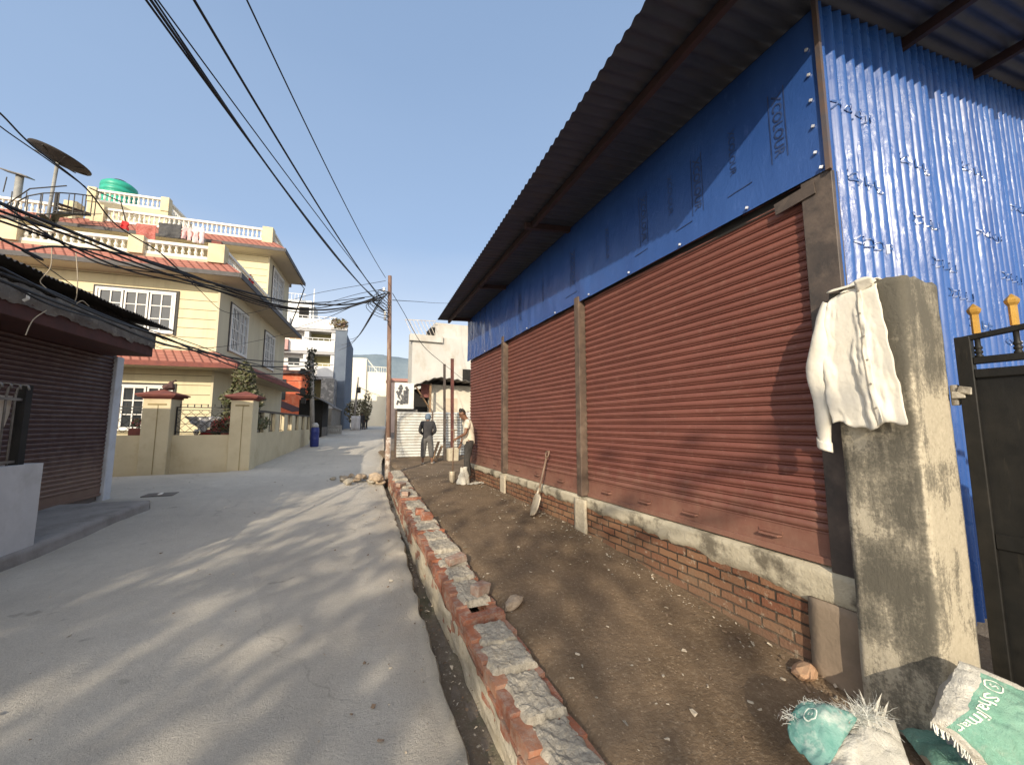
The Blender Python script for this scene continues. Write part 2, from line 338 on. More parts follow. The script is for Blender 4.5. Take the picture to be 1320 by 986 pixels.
INK2=M('faded_blue_ink',(.018,.06,.19),(.030,.10,.32),16,.22,0)
SCREW=M('zinc_screw',(.75,.76,.78),(.6,.6,.62),9,.3,0,metal=.6)
DARK=M('dark_gap',(.012,.011,.010),(.02,.018,.016),3,.9,0)
def pillar_mat():
    n=N('pillar_concrete'); co=n.coord(); g=n.new('ShaderNodeNewGeometry'); nr=n.sep(g.outputs['Normal'])
    st=n.noise(n.coord((1.6,1.6,.28)),5,9,.72); fine=n.noise(co,26,8,.75)
    c=n.ramp(fine,[(.3,(.38,.335,.25)),(.7,(.53,.475,.365))])
    sp_=n.noise(co,48,10,.78)
    mask=n.math('ADD',n.math('MULTIPLY',st,.62),n.math('MULTIPLY',sp_,.46))
    z=n.sep(co)[2]
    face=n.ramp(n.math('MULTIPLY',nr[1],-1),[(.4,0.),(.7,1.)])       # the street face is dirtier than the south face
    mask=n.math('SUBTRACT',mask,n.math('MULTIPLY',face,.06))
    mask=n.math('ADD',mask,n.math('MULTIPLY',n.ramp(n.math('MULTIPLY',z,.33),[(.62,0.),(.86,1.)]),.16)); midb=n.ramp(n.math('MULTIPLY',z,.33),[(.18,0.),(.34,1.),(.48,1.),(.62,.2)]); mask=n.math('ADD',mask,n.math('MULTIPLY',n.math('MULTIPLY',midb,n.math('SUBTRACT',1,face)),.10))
    bl=n.noise(co,2.1,4,.6); mask=n.math('ADD',mask,n.math('MULTIPLY',n.math('SUBTRACT',bl,.5),.75))
    c=n.mix(n.ramp(mask,[(.50,0.),(.56,.55),(.67,.9)]),c,(.085,.080,.066))
    c=n.mix(n.ramp(n.noise(co,60,5,.7),[(.66,0.),(.74,.6)]),c,(.06,.055,.045))
    v=n.new('ShaderNodeTexVoronoi'); n.l.new(co,v.inputs['Vector']); v.inputs['Scale'].default_value=55
    h=n.math('ADD',n.math('MULTIPLY',sp_,.8),n.math('ADD',n.math('MULTIPLY',n.noise(n.coord((1,1,.5)),7,8,.7),.9),n.math('MULTIPLY',n.ramp(v.outputs['Distance'],[(.05,0.),(.25,1.)]),.12)))
    return n.out(c,.95,0,h,.6,.014,.15)
PILL=pillar_mat()
CLOTHW=M('white_cotton',(.70,.66,.57),(.64,.60,.50),6,.95,.55,32,.007,dirt=(.55,.5,.4),dscale=3,dpos=(.58,.8))
def gate_mat():
    n=N('black_gate_paint'); co=n.coord(); c=n.ramp(n.noise(co,4,6,.7),[(.35,(.006,.006,.0055)),(.7,(.018,.016,.013))])
    c=n.mix(n.ramp(n.noise(n.coord((3,3,.35)),7,6,.7),[(.6,0.),(.75,.6)]),c,(.05,.042,.03))
    return n.out(c,n.ramp(n.noise(co,5,5,.6),[(.3,.38),(.7,.65)]),0,n.noise(n.coord((2,2,.6)),8,5,.6),.25,.012,.3)
GATE=gate_mat()
GOLD=M('gold_paint',(.62,.36,.08),(.5,.27,.05),8,.35,.15,30,metal=.55)
def sack_mat(name,white):
    n=N(name); co=n.coord()
    a,b=((.66,.64,.57),(.54,.51,.43)) if white else ((.17,.38,.29),(.27,.46,.36))
    c=n.ramp(n.noise(co,5,7,.7),[(.35,a),(.7,b)])
    c=n.mix(n.ramp(n.noise(co,14,7,.75),[(.55,0.),(.75,.6)]),c,(.50,.50,.42) if not white else (.42,.37,.28))
    ck=n.new('ShaderNodeTexWave'); n.l.new(co,ck.inputs['Vector']); ck.inputs['Scale'].default_value=110; 
    h=n.math('ADD',n.noise(co,9,7,.65,.6),n.math('MULTIPLY',ck.outputs['Fac'],.05))
    h=n.math('ADD',h,n.math('MULTIPLY',n.noise(co,26,6,.7,.5),.45)); return n.out(c,.66,0,h,.9,.035,.3)
SACKW=sack_mat('sack_white',True); SACKG=sack_mat('sack_green',False)
SACKT=M('sack_teal',(.085,.235,.20),(.20,.36,.31),8,.6,.6,18,.02,dirt=(.52,.56,.50),dscale=9,dpos=(.52,.72))
STRAND=M('sack_strand',(.68,.68,.62),(.5,.52,.47),9,.6,0)
STONE=mortar_mat('rubble_stone',(.40,.31,.22),(.47,.38,.28),(.25,.18,.12))
WOOD=M('worn_wood',(.30,.19,.10),(.2,.125,.07),5,.7,.3,30,stretch=(6,6,.8))
STEEL=M('shovel_steel',(.50,.44,.34),(.35,.29,.21),7,.5,.2,30,metal=.35)
# ------------------------------------------------------------------ setting
def axis(pts):
    out=[]
    for (a,b,n) in pts: out+=[a+(b-a)*i/n for i in range(n)]
    return out+[pts[-1][1]]
gx=axis([(-900,-60,6),(-60,-12,8),(-12,8,20),(8,60,8),(60,900,6)]); gy=axis([(-120,-4,8),(-4,25,29),(25,80,12),(80,900,8)])
def gz(X,Y):
    z=zr(Y)-.16
    if X>3.3: z=interp(Y,YP)-.14
    return z
mb=MB(); mb.grid(lambda u,v:(gx[round(u*(len(gx)-1))],gy[round(v*(len(gy)-1))],gz(gx[round(u*(len(gx)-1))],gy[round(v*(len(gy)-1))])),len(gx)-1,len(gy)-1)
struct(mb,'ground',GROUND,smooth=True)
def redge(Y): return interp(Y,[(-6,.55),(0,.6),(2.2,.69),(3.8,.75),(5.8,.9),(9,1.03),(11,1.12),(15,1.5),(20,2.1),(30,3.1),(44,4.7),(60,7),(90,14)])+.022*fbm(Y*3.1,2.2)+.016*fbm(Y*11,5.2)
def ledge(Y): return interp(Y,[(-6,-3.6),(6.4,-3.38),(6.5,-3.38),(8.9,-3.2),(9.1,-4.9),(13.9,-6.5),(14,-2.6),(23,-1.25),(25,-1.5),(44,.9),(60,4),(90,11)])
ry=axis([(-6,16,330),(16,45,58),(45,90,20)])
def rd(u,v):
    Y=ry[round(u*(len(ry)-1))]; a=ledge(Y)-.25; b=redge(Y); x=a+(b-a)*v
    return (x,Y,zr(Y)+.012*fbm(x*.8,Y*.8)+.004*fbm(x*5,Y*5,3)-.004)
mb=MB(); mb.grid(rd,len(ry)-1,44)
n0=len(ry)*45
o=len(mb.v)
for i,Y in enumerate(ry):                          # broken right edge of the slab
    p=rd(i/(len(ry)-1),1); mb.v.append((p[0]+.012,p[1],p[2]-.02)); mb.v.append((p[0]+.03*fbm(Y*5,1),p[1],p[2]-.2))
for i in range(len(ry)-1):
    t0=i*45+44; t1=t0+45; mb.f.append((t0,o+2*i,o+2*i+2,t1)); mb.f.append((o+2*i,o+2*i+1,o+2*i+3,o+2*i+2)); mb.mi+=[0,0]
ro=struct(mb,'road',ROAD,smooth=True)
ea=ro.data.attributes.new('edge','FLOAT','POINT')
for i in range(len(ro.data.vertices)):
    if i<n0:
        j=i%45; ea.data[i].value=max(0,1-(44-j)/6,1-j/9)
    else: ea.data[i].value=1
def wallx(Y): return interp(Y,[(-4,.89),(1.9,.93),(4,.955),(5.5,.98),(9,1.17),(11,1.27)])
ys=axis([(-4,11.2,190)])
mb=MB(); mb.grid(lambda u,v:((lambda Y:(redge(Y)-.05+(wallx(Y)+.07-redge(Y))*v, Y, zr(Y)-.15+.05*fbm(Y*1.7,v*1.2,5)+.03*fbm(Y*7,v*3)+(.05 if 5<Y<6.5 else 0)*math.sin((Y-5)/1.5*PI)))(ys[round(u*190)])),190,14)
struct(mb,'dirt_strip',DRAIN,smooth=True)
def yz(X,Y): return zy(Y)+.014*fbm(X*1.3,Y*1.3,1)+.006*fbm(X*6,Y*6,2)
ys2=axis([(-4,18,230)])
mb=MB(); mb.grid(lambda u,v:((lambda Y:((wallx(Y)+.362+.012*fbm(Y*5,3))+(4.2 if Y>9.6 else 3.5)*v*1.0, Y, yz(wallx(Y)+.40+3.5*v,Y) if v>0 else yz(wallx(Y)+.4,Y)-.06))(ys2[round(u*230)])),230,48)
struct(mb,'yard',YARD,smooth=True)
# litter lying on the yard, drain and wall foot: nobody could count it
mb=MB()
rr=random.Random(3)
for i in range(2300):
    k=rr.random()
    if i>=1900: k=2
    if k<.5: x=rr.uniform(1.35,3.0); y=rr.uniform(1.2,13); z=yz(x,y)
    elif k<.75: y=rr.uniform(1.2,9.5); x=3.0-abs(rr.gauss(0,.16)); z=yz(x,y)+.012
    elif k==2:
        y=rr.uniform(1.6,14); a_=ledge(y);b_=redge(y); x=(b_-abs(rr.gauss(0,.35))) if rr.random()<.6 else rr.uniform(a_,b_); z=zr(y)+.004
    else: y=rr.uniform(1.5,10); x=rr.uniform(redge(y)+.02,wallx(y)); z=zr(y)-.11
    s=rr.choice((.004,.005,.006,.008,.012))*rr.uniform(.7,1.3); a=rr.uniform(0,PI); t=rr.uniform(-.4,.4)
    mb.obox((x,y,z+s*.3),(s*rr.uniform(1,3),s*rr.uniform(.7,1.2),s*rr.uniform(.15,.6)),(t,t*.6,a),mi=rr.choice((0,0,1,2,2)),jit=s*.5)
o=mb.build('litter',[M('dry_chip',(.52,.46,.36),(.4,.34,.26),9,.9,0),MORTAR,M('brown_clod',(.23,.165,.115),(.17,.12,.08),9,.95,0)]); tag(o,'pale chips and clods of dirt strewn over the bare yard','litter',kind='stuff')
# ------------------------------------------------------------------ low brick wall
mb=MB(); rr=random.Random(11)
wt=lambda Y: zy(Y)+.035+ (0 if Y<9.5 else .05)
Y=-3.9; i=0
while Y<10.9:
    x0=wallx(Y); ln=.235*rr.uniform(.94,1.04); top=wt(Y+.12)
    for c in range(4):                              # left face, running bond
        oy=.12 if c%2 else 0
        z=top-.035-c*.083
        mb.obox((x0+.05+rr.uniform(-.004,.004),Y+ln/2+oy,z-(.014 if c==0 else 0)),(.10,ln-.006,.074),(rr.uniform(-.012,.012),0,rr.uniform(-.018,.018)),0,.006)
    if i%9==3:                   # headers that show across the top
        mb.obox((x0+.175,Y+.06,top-.036),(.34,.10,.075),(0,0,rr.uniform(-.06,.06)),0,.008)
    for c in range(2):
        mb.obox((x0+.305+rr.uniform(-.006,.006),Y+ln/2,top-.06-.083*c),(.08,ln-.01,.072),(0,0,rr.uniform(-.05,.05)),0,.007)
    Y+=ln; i+=1
Y=-3.9
while Y<10.9:                                       # slabs of mortar left on top
    ln=rr.uniform(.24,.46); x0=wallx(Y); top=wt(Y+ln/2); sd=rr.uniform(0,50)
    a,b=.040+rr.uniform(-.028,.028),.352+rr.uniform(-.03,.012); hh=rr.uniform(.004,.016); miss=rr.random()<.05
    if not miss:
        def f(u,v,Y=Y,ln=ln,x0=x0,top=top,sd=sd,a=a,b=b,hh=hh):
            e=min(u*2.2,(1-u)*2.2,v,1-v)*9; e=max(0,min(1,e))**.6; jx=.022*fbm(u*3+sd,v*3); jy=.022*fbm(u*3,v*3+sd,4)
            return (x0+a+(b-a)*v+jx,Y+(ln+.012)*u+jy,top-.05+e*(.048+hh)+.012*fbm(u*5+sd,v*5,9)*e+.007*fbm(u*15,v*15,sd)*e)
        mb.grid(f,24,20,1)
    Y+=ln
ys3=axis([(-3.9,10.9,150)])
mb.grid(lambda u,v:(lambda Y:(wallx(Y)-.006-.008*(1-v)+.018*fbm(Y*4,v*2,3),Y,zr(Y)-.14+(wt(Y)-.115-.10*max(0,fbm(Y*2.2,1.5))-zr(Y)+.14)*v))(ys3[round(u*150)]),150,8,2)
mb.box(.97,1.23,-3.9,10.9,-.3,.02,1)
o=mb.build('brick_wall',[BRICK,MORTAR,PLASTER],bevel=.004); tag(o,'low unfinished brick wall topped with rough grey mortar along the yard edge','wall')
# loose bricks on it and stones beside it
def loose(p,size,rot,mat,name,label,cat,group=None,seed=0):
    mb=MB(); rr=random.Random(seed)
    mb.obox((0,0,0),size,rot,0,.012); vs=[Vector(v)+Vector(p) for v in mb.v]; mb.v=[tuple(v) for v in vs]
    o=mb.build(name,mat,bevel=.008,seg=2); return tag(o,label,cat,group)
MBRICK=M('mortared_brick',(.30,.17,.12),(.40,.34,.28),14,.95,.7,50,.015,dirt=(.2,.13,.1),dscale=9)
for p,s,r_,l,k,sd in (((1.2,3.42,wt(3.4)+.045),(.15,.11,.085),(.05,.1,.5),'half brick caked in grey mortar set on the low wall beside the flat stone',MBRICK,1),
        ((1.17,4.1,wt(4.1)+.04),(.2,.1,.07),(.1,-.1,.3),'dark broken brick lying on the low wall beyond the mortared half brick',MBRICK,2),
        ((1.17,6.1,wt(6.1)+.04),(.22,.11,.08),(.1,.05,1.45),'bright orange brick lying crosswise on the low wall',BRICK,3),
        ((1.2,5.72,wt(5.7)+.05),(.15,.12,.09),(.5,.2,.2),'tilted half brick leaning beside the orange brick on the low wall',BRICK,4),
        ((1.19,7.5,wt(7.5)+.04),(.2,.1,.075),(.0,.1,1.2),'cream crusted brick on the low wall nearer the utility pole',MBRICK,5),
        ((1.26,8.6,wt(8.6)+.04),(.22,.11,.075),(.1,.0,.9),'brick on the end of the low wall closest to the rubble heap',MBRICK,6)):
    loose(p,s,r_,k,'loose_brick',l,'brick','loose bricks on the low wall',sd)
mb=MB(); mb.rock((1.43,3.22,yz(1.43,3.2)+.03),(.2,.13,.09),4,3); o=mb.build('flat_stone',STONE,smooth=False); tag(o,'flat pale stone on the dirt right beside the low wall','stone')
mb=MB(); mb.rock((2.93,1.80,.055),(.27,.15,.10),23,2,rough=.45); o=mb.build('brown_stone',M('brown_stone',(.38,.22,.13),(.46,.32,.2),8,.9,.6,30),smooth=False); tag(o,'brown angular stone lying below the plinth near the concrete pillar','stone')
rr=random.Random(21)                                # heap of broken concrete at the foot of the pole
for i in range(26):
    t=rr.random(); x=1.05-1.0*t+rr.gauss(0,.08); y=10.9+rr.gauss(0,.30)+.6*t; s=rr.uniform(.12,.3)*(1.15-.4*t)
    mb=MB(); mb.rock((x,y,zr(y)+s*.25+rr.uniform(0,.16)*(1-t)*(1 if i%2 else 0)),(s,s*rr.uniform(.6,.9),s*rr.uniform(.4,.7)),i+40,2,rough=.5)
    o=mb.build('rubble_chunk',[STONE,MORTAR][i%3==0]); tag(o,'broken chunk of concrete in the heap at the foot of the utility pole','rubble','rubble heaped at the utility pole')
# ------------------------------------------------------------------ the shop shed with red shutters
shed=thing('shop_shed',(3.1,5.6,0),'long shop shed with three red roller shutters under a blue film clad fascia','shed')
PT=.74
mb=MB(); mb.box(3.055,3.6,1.5,9.76,-.4,.6); mb.build('plinth',PBRICK,shed)
mb=MB(); ys4=axis([(1.5,9.76,180)])                 # concrete band with a ragged lower edge
def band(u,v):
    Y=ys4[round(u*180)]; lowz=interp(Y,[(1.5,.47),(2.5,.52),(4,.58),(9.7,.63)])+.035*fbm(Y*3,7)+.02*fbm(Y*12,3)
    if v<.02: return (3.056,Y,lowz)
    if v>.98: return (3.3,Y,PT)
    k=(v-.02)/.9; return (3.03+.006*fbm(Y*8,v*4)-.004*v,Y,lowz+.004+(PT-lowz-.004)*min(1,k))
mb.grid(band,180,6); mb.build('plinth_band',M('band_concrete',(.40,.355,.26),(.50,.45,.34),5,.93,.6,35,.015,dirt=(.15,.13,.095),dscale=3.2,dpos=(.5,.62)),shed,smooth=True)
for y0,y1 in ((1.42,1.80),(4.47,4.74),(7.2,7.45)):
    mb=MB(); mb.grid(lambda u,v:(3.018+.006*fbm(u*4+y0,v*4),y0+(y1-y0)*u+.01*fbm(v*5,y0),-.2+(.72 if y0<2 else .90)*v),6,14); mb.build('plinth_stub',M('mud_render',(.20,.155,.11),(.26,.2,.145),4,.95,.6,20) if y0<2 else PLASTER,shed,smooth=True,solid=.03)
prof=[(-.004,0),(-.004,.003),(.012,.0045),(.016,.009),(.013,.0135),(.004,.0155),(.008,.018),(.018,.027),(.0225,.042),(.018,.058),(.010,.069),(.004,.0735)]   # one slat: out, up
def shutter(parent,x,y0,y1,z0,z1,mat,pitch=.075,sgn=-1,xf=None,axis='y',handles=True,barh=.2):
    mb=MB(xf); rows=[]
    z=z0+barh
    while z<z1:
        rows+=[(d,z+h) for d,h in prof]; z+=pitch
    ny=26; o=0
    rr2=random.Random(int(y0*10))
    for k in range(ny+1):
        y=y0+(y1-y0)*k/ny
        for j,(d,zz) in enumerate(rows): mb.v.append((x+sgn*d+.006*fbm(y*1.3,zz*1.6)+.003*fbm(y*5,int(zz/.075)*3.3,7),y,zz+.003*fbm(y*.9,int(zz/.075)*1.7,3)))
    n=len(rows)
    for k in range(ny):
        for j in range(n-1):
            a=k*n+j; mb.f.append((a,a+n,a+n+1,a+1) if sgn>0 else (a,a+1,a+n+1,a+n)); mb.mi.append(0)
    s=mb.build('roller_shutter',mat,parent)
    for p in s.data.polygons: p.use_smooth=True
    s.data.update()
    mb=MB(xf); xx=x+sgn*.012; mb.box(min(xx,xx-sgn*.02),max(xx,xx-sgn*.02),y0,y1,z0+.012,z0+barh+.004)
    mb.box(min(xx+sgn*.022,xx),max(xx+sgn*.022,xx),y0,y1,z0+.002,z0+.05)
    mb.build('bottom_bar',mat,s,bevel=.003)
    if handles:
        for fr in (.16,.42,.63,.86) if y1-y0>2.6 else (.2,.5,.82):
            y=y0+(y1-y0)*fr; mb=MB(xf); hx=xx+sgn*.004
            mb.tube([(hx,y-.075,z0+.115),(hx+sgn*.035,y-.07,z0+.115),(hx+sgn*.035,y+.07,z0+.115),(hx,y+.075,z0+.115)],.009,6); mb.box(min(hx,hx+sgn*.006),max(hx,hx+sgn*.006),y-.09,y+.09,z0+.128,z0+.15)
            mb.build('shutter_handle',mat,s)
    return s
for y0,y1 in ((1.62,4.51),(4.70,7.24),(7.44,9.70)): shutter(shed,3.105,y0,y1,PT,3.42,SHUT)
mb=MB(); mb.box(3.14,3.2,1.5,9.76,PT,3.5); mb.build('shutter_box',DARK,shed)
for y in (4.51,7.24):
    mb=MB(); mb.box(3.0,3.12,y+.03,y+.145,PT+.002,3.47); mb.build('door_post',POSTM,shed,bevel=.006)
mb=MB(); mb.box(3.035,3.11,1.455,1.655,PT-.02,3.44); mb.build('corner_plate',PLATE,shed,bevel=.004)
mb=MB(); mb.bar((3.025,1.56,3.36),(3.03,1.84,3.335),.012,.09); mb.build('bent_strip',PLATE,shed)
mb=MB(); mb.box(3.085,3.14,1.655,9.74,3.365,3.5); mb.build('fascia_shade_strip',DARK,shed)  # dark strip standing in for the shade under the fascia
# roof surface (twisted slightly, like the real sheets)
def roofz(X,Y):
    t=(Y-.72)/9.28; ez=4.55+(4.36-4.55)*t; wz=4.74+(4.40-4.74)*t; rz=wz+(X-3.08)*(.19-.05*t)
    ex=1.75+.52*t
    return wz+(ez-wz)*(3.08-X)/(3.08-ex) if X<3.08 else rz
def eavex(Y): return 1.75+.52*(Y-.72)/9.28
nY=9.1/.076*1.0; NR=int(9.28/.076*4)
mb=MB(); xs=[0,.1,.3,.6,1.0]
def rf(u,v):
    Y=.72+9.28*u; k=round(v*9); X=[eavex(Y),eavex(Y)+.4,2.7,3.08,3.6,4.5,5.5,6.5,7.5,8.6][k]
    return (X,Y,roofz(X,Y)+.045+.013*math.sin(2*PI*Y/.076/1.5))
mb.grid(rf,NR,9); mb.build('roof',ROOFM,shed,smooth=True)
for dx,nm in ((.55,'purlin'),):
    mb=MB(); mb.bar((eavex(1.0)+.55,1.0,roofz(eavex(1)+.55,1.0)-.025),(eavex(9.9)+.28,9.9,roofz(eavex(9.9)+.28,9.9)-.025),.05,.09); mb.build('purlin',PURL,shed)
for X in (4.3,5.7,7.2):
    mb=MB(); mb.bar((X,.74,roofz(X,.74)-.02),(X,2.5,roofz(X,2.5)-.02),.05,.09); mb.build('purlin',PURL,shed)
for Y in (4.78,7.22,9.6):
    ex=eavex(Y)+.12; mb=MB(); mb.bar((ex+.2,Y,roofz(ex+.2,Y)-.04),(3.2,Y,roofz(3.2,Y)-.04),.06,.08); mb.build('rafter',PURL,shed)
# fascia sheet in loose blue film
def fasc_x(Y,z): k=min(1,max(0,(Y-2.6)/4)); return 3.024+.006*fbm(Y*1.1,z*.6,2)+.0035*fbm(Y*6,z*1.2,6)*(.4+.6*k)-.020*k*abs(fbm(Y*2.6,z*.9,12))-.007*k*abs(fbm(Y*9,z*2.2,4))
def fasc_b(Y): return 3.445-.017*(Y-1.46)
mb=MB(); mb.grid(lambda u,v:(lambda Y:(lambda z:(fasc_x(Y,z) if v<.99 else 3.07,Y,z))(fasc_b(Y)+(roofz(3.08,Y)+.02-fasc_b(Y))*v))(1.47+8.29*u),220,24)
fas=mb.build('fascia',FILM,shed,smooth=True)
def fascia_word(text,size,y,z,bold=.0,frame=False):
    vs,fs=cut_lettering(text,size,.02,2,bold)
    # read from top to bottom, letters' heads towards the near corner
    mb=MB(); mb.add([(fasc_x(y-b*1.0,z-a)-.004,y-b,z-a) for a,b in vs],[f for f in fs])
    if frame:
        L=max(abs(a) for a,b in vs)+.03
        for s in (-1,1):
            for q in range(10):
                z0=z-L+2*L*q/10; z1=z-L+2*L*(q+1)/10; yy=y+s*size*.56
                mb.add([(fasc_x(yy,z0)-.004,yy-.004,z0),(fasc_x(yy,z0)-.004,yy+.004,z0),(fasc_x(yy,z1)-.004,yy+.004,z1),(fasc_x(yy,z1)-.004,yy-.004,z1)],[(0,1,2,3)])
    mb.build('printed_word',INK,fas)
for y,z,f in ((1.77,3.99,1),(2.16,4.02,0),(2.53,3.95,1),(2.86,4.02,0),(3.25,3.96,1),(3.9,3.96,0),(4.7,3.92,1),(5.6,3.9,0),(6.5,3.85,1)):
    fascia_word('XCOLOUR',.105 if f else .085,y,z,.0015 if f else .0,bool(f))
mb=MB()
for y in (1.5,2.05,2.75,3.5,4.3,5.2,6.2,7.3,8.4):
    mb.obox((3.008,y,fasc_b(y)+.025),(.014,.022,.022),(.3,0,.4))
for z in (3.6,3.8,4.0,4.2,4.4): mb.obox((3.012,1.53,z),(.014,.02,.02),(.3,0,.3))
mb.build('screw',SCREW,fas,bevel=.002)
mb=MB()
for y,z,l in ((2.0,3.66,.22),(2.6,3.62,.2),(3.2,3.6,.2),(4.6,3.56,.3)): mb.bar((fasc_x(y,z)-.004,y,z),(fasc_x(y+l,z-.02)-.004,y+l,z-.012),.003,.008)
mb.build('print_line',INK,fas)
mb=MB(); mb.bar((3.018,1.458,3.43),(3.018,1.458,4.78),.03,.03); mb.build('corner_trim',M('corner_trim_steel',(.12,.11,.12),(.18,.12,.09),8,.45,.2,30,metal=.4),shed)
PI_=.128
def corr_y(X): return 1.475-.024*(lambda q:math.copysign(abs(q)**.8,q))(math.sin(2*PI*(X-3.05)/PI_))-(.006 if int((X-3.05)/.77)%2 else 0)+.004*fbm(X*2,0)
mb=MB(); nx=int(5.6/PI_*10)
def sw(u,v):
    X=3.05+5.6*u; z=.22+(roofz(X,1.5)+.05-.22)*v; return (X,corr_y(X)+.003*fbm(X*4,z*1.3,8)+.0012*fbm(X*14,z*4,2),z)
mb.grid(sw,nx,44); side=mb.build('side_wall',FILMC,shed,smooth=True)
def side_word(text,size,X,z,bold=0.0):
    vs,fs=cut_lettering(text,size,.016,0,bold); mb=MB(); mb.add([(X+a,corr_y(X+a)-.010,z+b) for a,b in vs],fs); mb.build('printed_word',INK2,side)
rr=random.Random(5)
for X,z in ((3.32,3.98),(3.38,3.45),(3.42,2.98),(3.62,2.70),(4.15,3.80),(4.25,3.32),(4.5,3.0),(4.75,2.78),(5.3,4.05),(5.5,3.45),(5.9,3.1),(6.4,3.9),(6.5,3.3),(5.05,2.55),(5.7,2.45),(4.0,2.5)):
    side_word('XCOLOUR',.10,X+.08,z,.001)
# ------------------------------------------------------------------ concrete pillar
mb=MB()
def pil():
    nz=60; nu=10; X0,X1,Y0,Y1=2.905,3.325,1.095,1.475
    ring=[(X0+(X1-X0)*i/nu,Y0) for i in range(nu)]+[(X1,Y0+(Y1-Y0)*i/nu) for i in range(nu)]+[(X1-(X1-X0)*i/nu,Y1) for i in range(nu)]+[(X0,Y1-(Y1-Y0)*i/nu) for i in range(nu)]
    cx,cy=(X0+X1)/2,(Y0+Y1)/2; n=len(ring)
    for k in range(nz+1):
        z=-.25+2.80*k/nz; zz=min(z,2.535)
        for (x,y) in ring:
            dx,dy=x-cx,y-cy; m=max(abs(dx)/((X1-X0)/2),abs(dy)/((Y1-Y0)/2)); c=min(abs(dx)/((X1-X0)/2),abs(dy)/((Y1-Y0)/2))
            s=1-.035*max(0,(c-.82)/.18)**1.5+.013*fbm(x*5+dy*9,y*5,z*2.2)+.010*fbm(x*16,y*16,z*10)+.02*max(0,.5-z)
            top=.02*fbm(x*9,y*9,4) if k==nz else 0
            mb.v.append((cx+dx*s,cy+dy*s,zz+top))
    for k in range(nz):
        for j in range(n): mb.f.append((k*n+j,k*n+(j+1)%n,(k+1)*n+(j+1)%n,(k+1)*n+j)); mb.mi.append(0)
    o=len(mb.v); mb.v.append((cx,cy,2.555))
    for j in range(n): mb.f.append((nz*n+j,nz*n+(j+1)%n,o)); mb.mi.append(0)
pil(); o=mb.build('gate_pillar',PILL,smooth=True); tag(o,'weathered square concrete gate pillar with black mould streaks and a shirt on top','pillar')
# ------------------------------------------------------------------ shirt hanging over the pillar
sh=thing('shirt',(2.87,1.35,1.6),'dusty white long sleeved shirt hung over the top of the concrete pillar','shirt')
rowsL=[(2.545,1.46,1.22),(2.50,1.485,1.215),(2.35,1.50,1.19),(2.10,1.50,1.165),(1.90,1.49,1.14),(1.70,1.46,1.115)]
def shirtp(u,v):   # u down, v from the sleeve side to the front edge
    topz=interp(v,[(0,2.455),(.12,2.50),(.35,2.545),(.7,2.548),(1,2.535)])
    z=topz-(topz-1.68)*u
    l=interp(-z,[(-r[0],r[1]) for r in rowsL]); r=interp(-z,[(-q[0],q[2]) for q in rowsL]); y=l+(r-l)*v
    fold=.020*math.sin(v*10+u*1.8+1.6*fbm(u*1.2,v*2))*(.15+.9*u)+.011*math.sin(v*21+3*u+fbm(u*2,v)*2)*(u**1.2)+.012*fbm(u*2.5,v*6,3)+.008*fbm(u*7,v*5,11)
    x=2.872-.030*u-abs(fold)*.7-fold*.6
    if u<.08: x+= (1-u/.08)**2*.05
    return (x,y+.008*fbm(u*5,v*2.5,8)*(1 if .02<v<.98 else 1.5),z+(.018*math.sin(v*8+1)+.01*math.sin(v*19))*max(0,u-.8)*5)
mb=MB(); mb.grid(shirtp,60,46); mb.build('shirt_body',CLOTHW,sh,smooth=True,solid=.006)
mb=MB(); mb.grid(lambda u,v:(2.94+.33*u,1.46-.24*v+.02*u*(v-.5)+.01*fbm(u*4,v*4),2.565+.012*fbm(u*4,v*4,2)-.10*max(0,u-.75)*1.2),14,12); mb.grid(lambda u,v:(2.866+.075*u,1.46-.24*v,2.535+.03*math.sin(u*1.57)),4,12); mb.build('shirt_back',CLOTHW,sh,smooth=True,solid=.006,merge=True)
def sleeve(u,v):
    z=2.475-.90*u; c=Vector((2.905-.045*min(1,u*3),1.475+.045*min(1,u*2.2)+.02*math.sin(u*3),z)); wdt=.03+.045*min(1,u*3.5)-.024*u; t=v*2*PI
    f=1+.16*math.sin(2*t+u*7)+.16*fbm(u*5,v*3,5)
    return (c.x+.034*math.cos(t)*f-.012,c.y+wdt*math.sin(t)*f*.8+.008*math.sin(u*15),z+.018*math.sin(t)+.008*fbm(u*6,v*3))
mb=MB(); mb.grid(sleeve,60,24); mb.build('sleeve',CLOTHW,sh,smooth=True)
mb=MB(); mb.grid(lambda u,v:((lambda p:(p[0]*1-.003,1.520+(p[1]-1.520)*1.12,p[2]-.055*u))(sleeve(.985,v))),5,24); mb.build('cuff',CLOTHW,sh,smooth=True,solid=.005)
mb=MB(); mb.grid(lambda u,v:(2.862+.05*u+.02*math.sin(PI*v),1.385-.165*v,2.530+.055*math.sin(PI*v)**.7*u+.012*v-.02*(1-u)),8,16); mb.grid(lambda u,v:(2.845+.03*u,1.30-.085*v,2.555-.075*u*(1-.5*v)),6,6); mb.build('collar',CLOTHW,sh,smooth=True,solid=.006)
mb=MB(); mb.grid(lambda u,v:(lambda p:(p[0]-.006,p[1],p[2]))(shirtp(u*.995,.67-.03*u+.085*v)),70,4); mb.build('placket',CLOTHW,sh,smooth=True,solid=.003)
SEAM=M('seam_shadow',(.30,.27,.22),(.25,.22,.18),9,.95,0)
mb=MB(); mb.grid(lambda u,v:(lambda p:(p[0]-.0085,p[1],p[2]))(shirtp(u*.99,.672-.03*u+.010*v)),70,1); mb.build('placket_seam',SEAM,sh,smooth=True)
mb=MB()
for k in range(6):
    p=shirtp(.06+.165*k,.715-.03*(.06+.165*k)); mb.lathe([(.006,0),(.006,.003)],(p[0]-.011,p[1],p[2]),8,(-1,0,0))
mb.build('button',SEAM,sh)
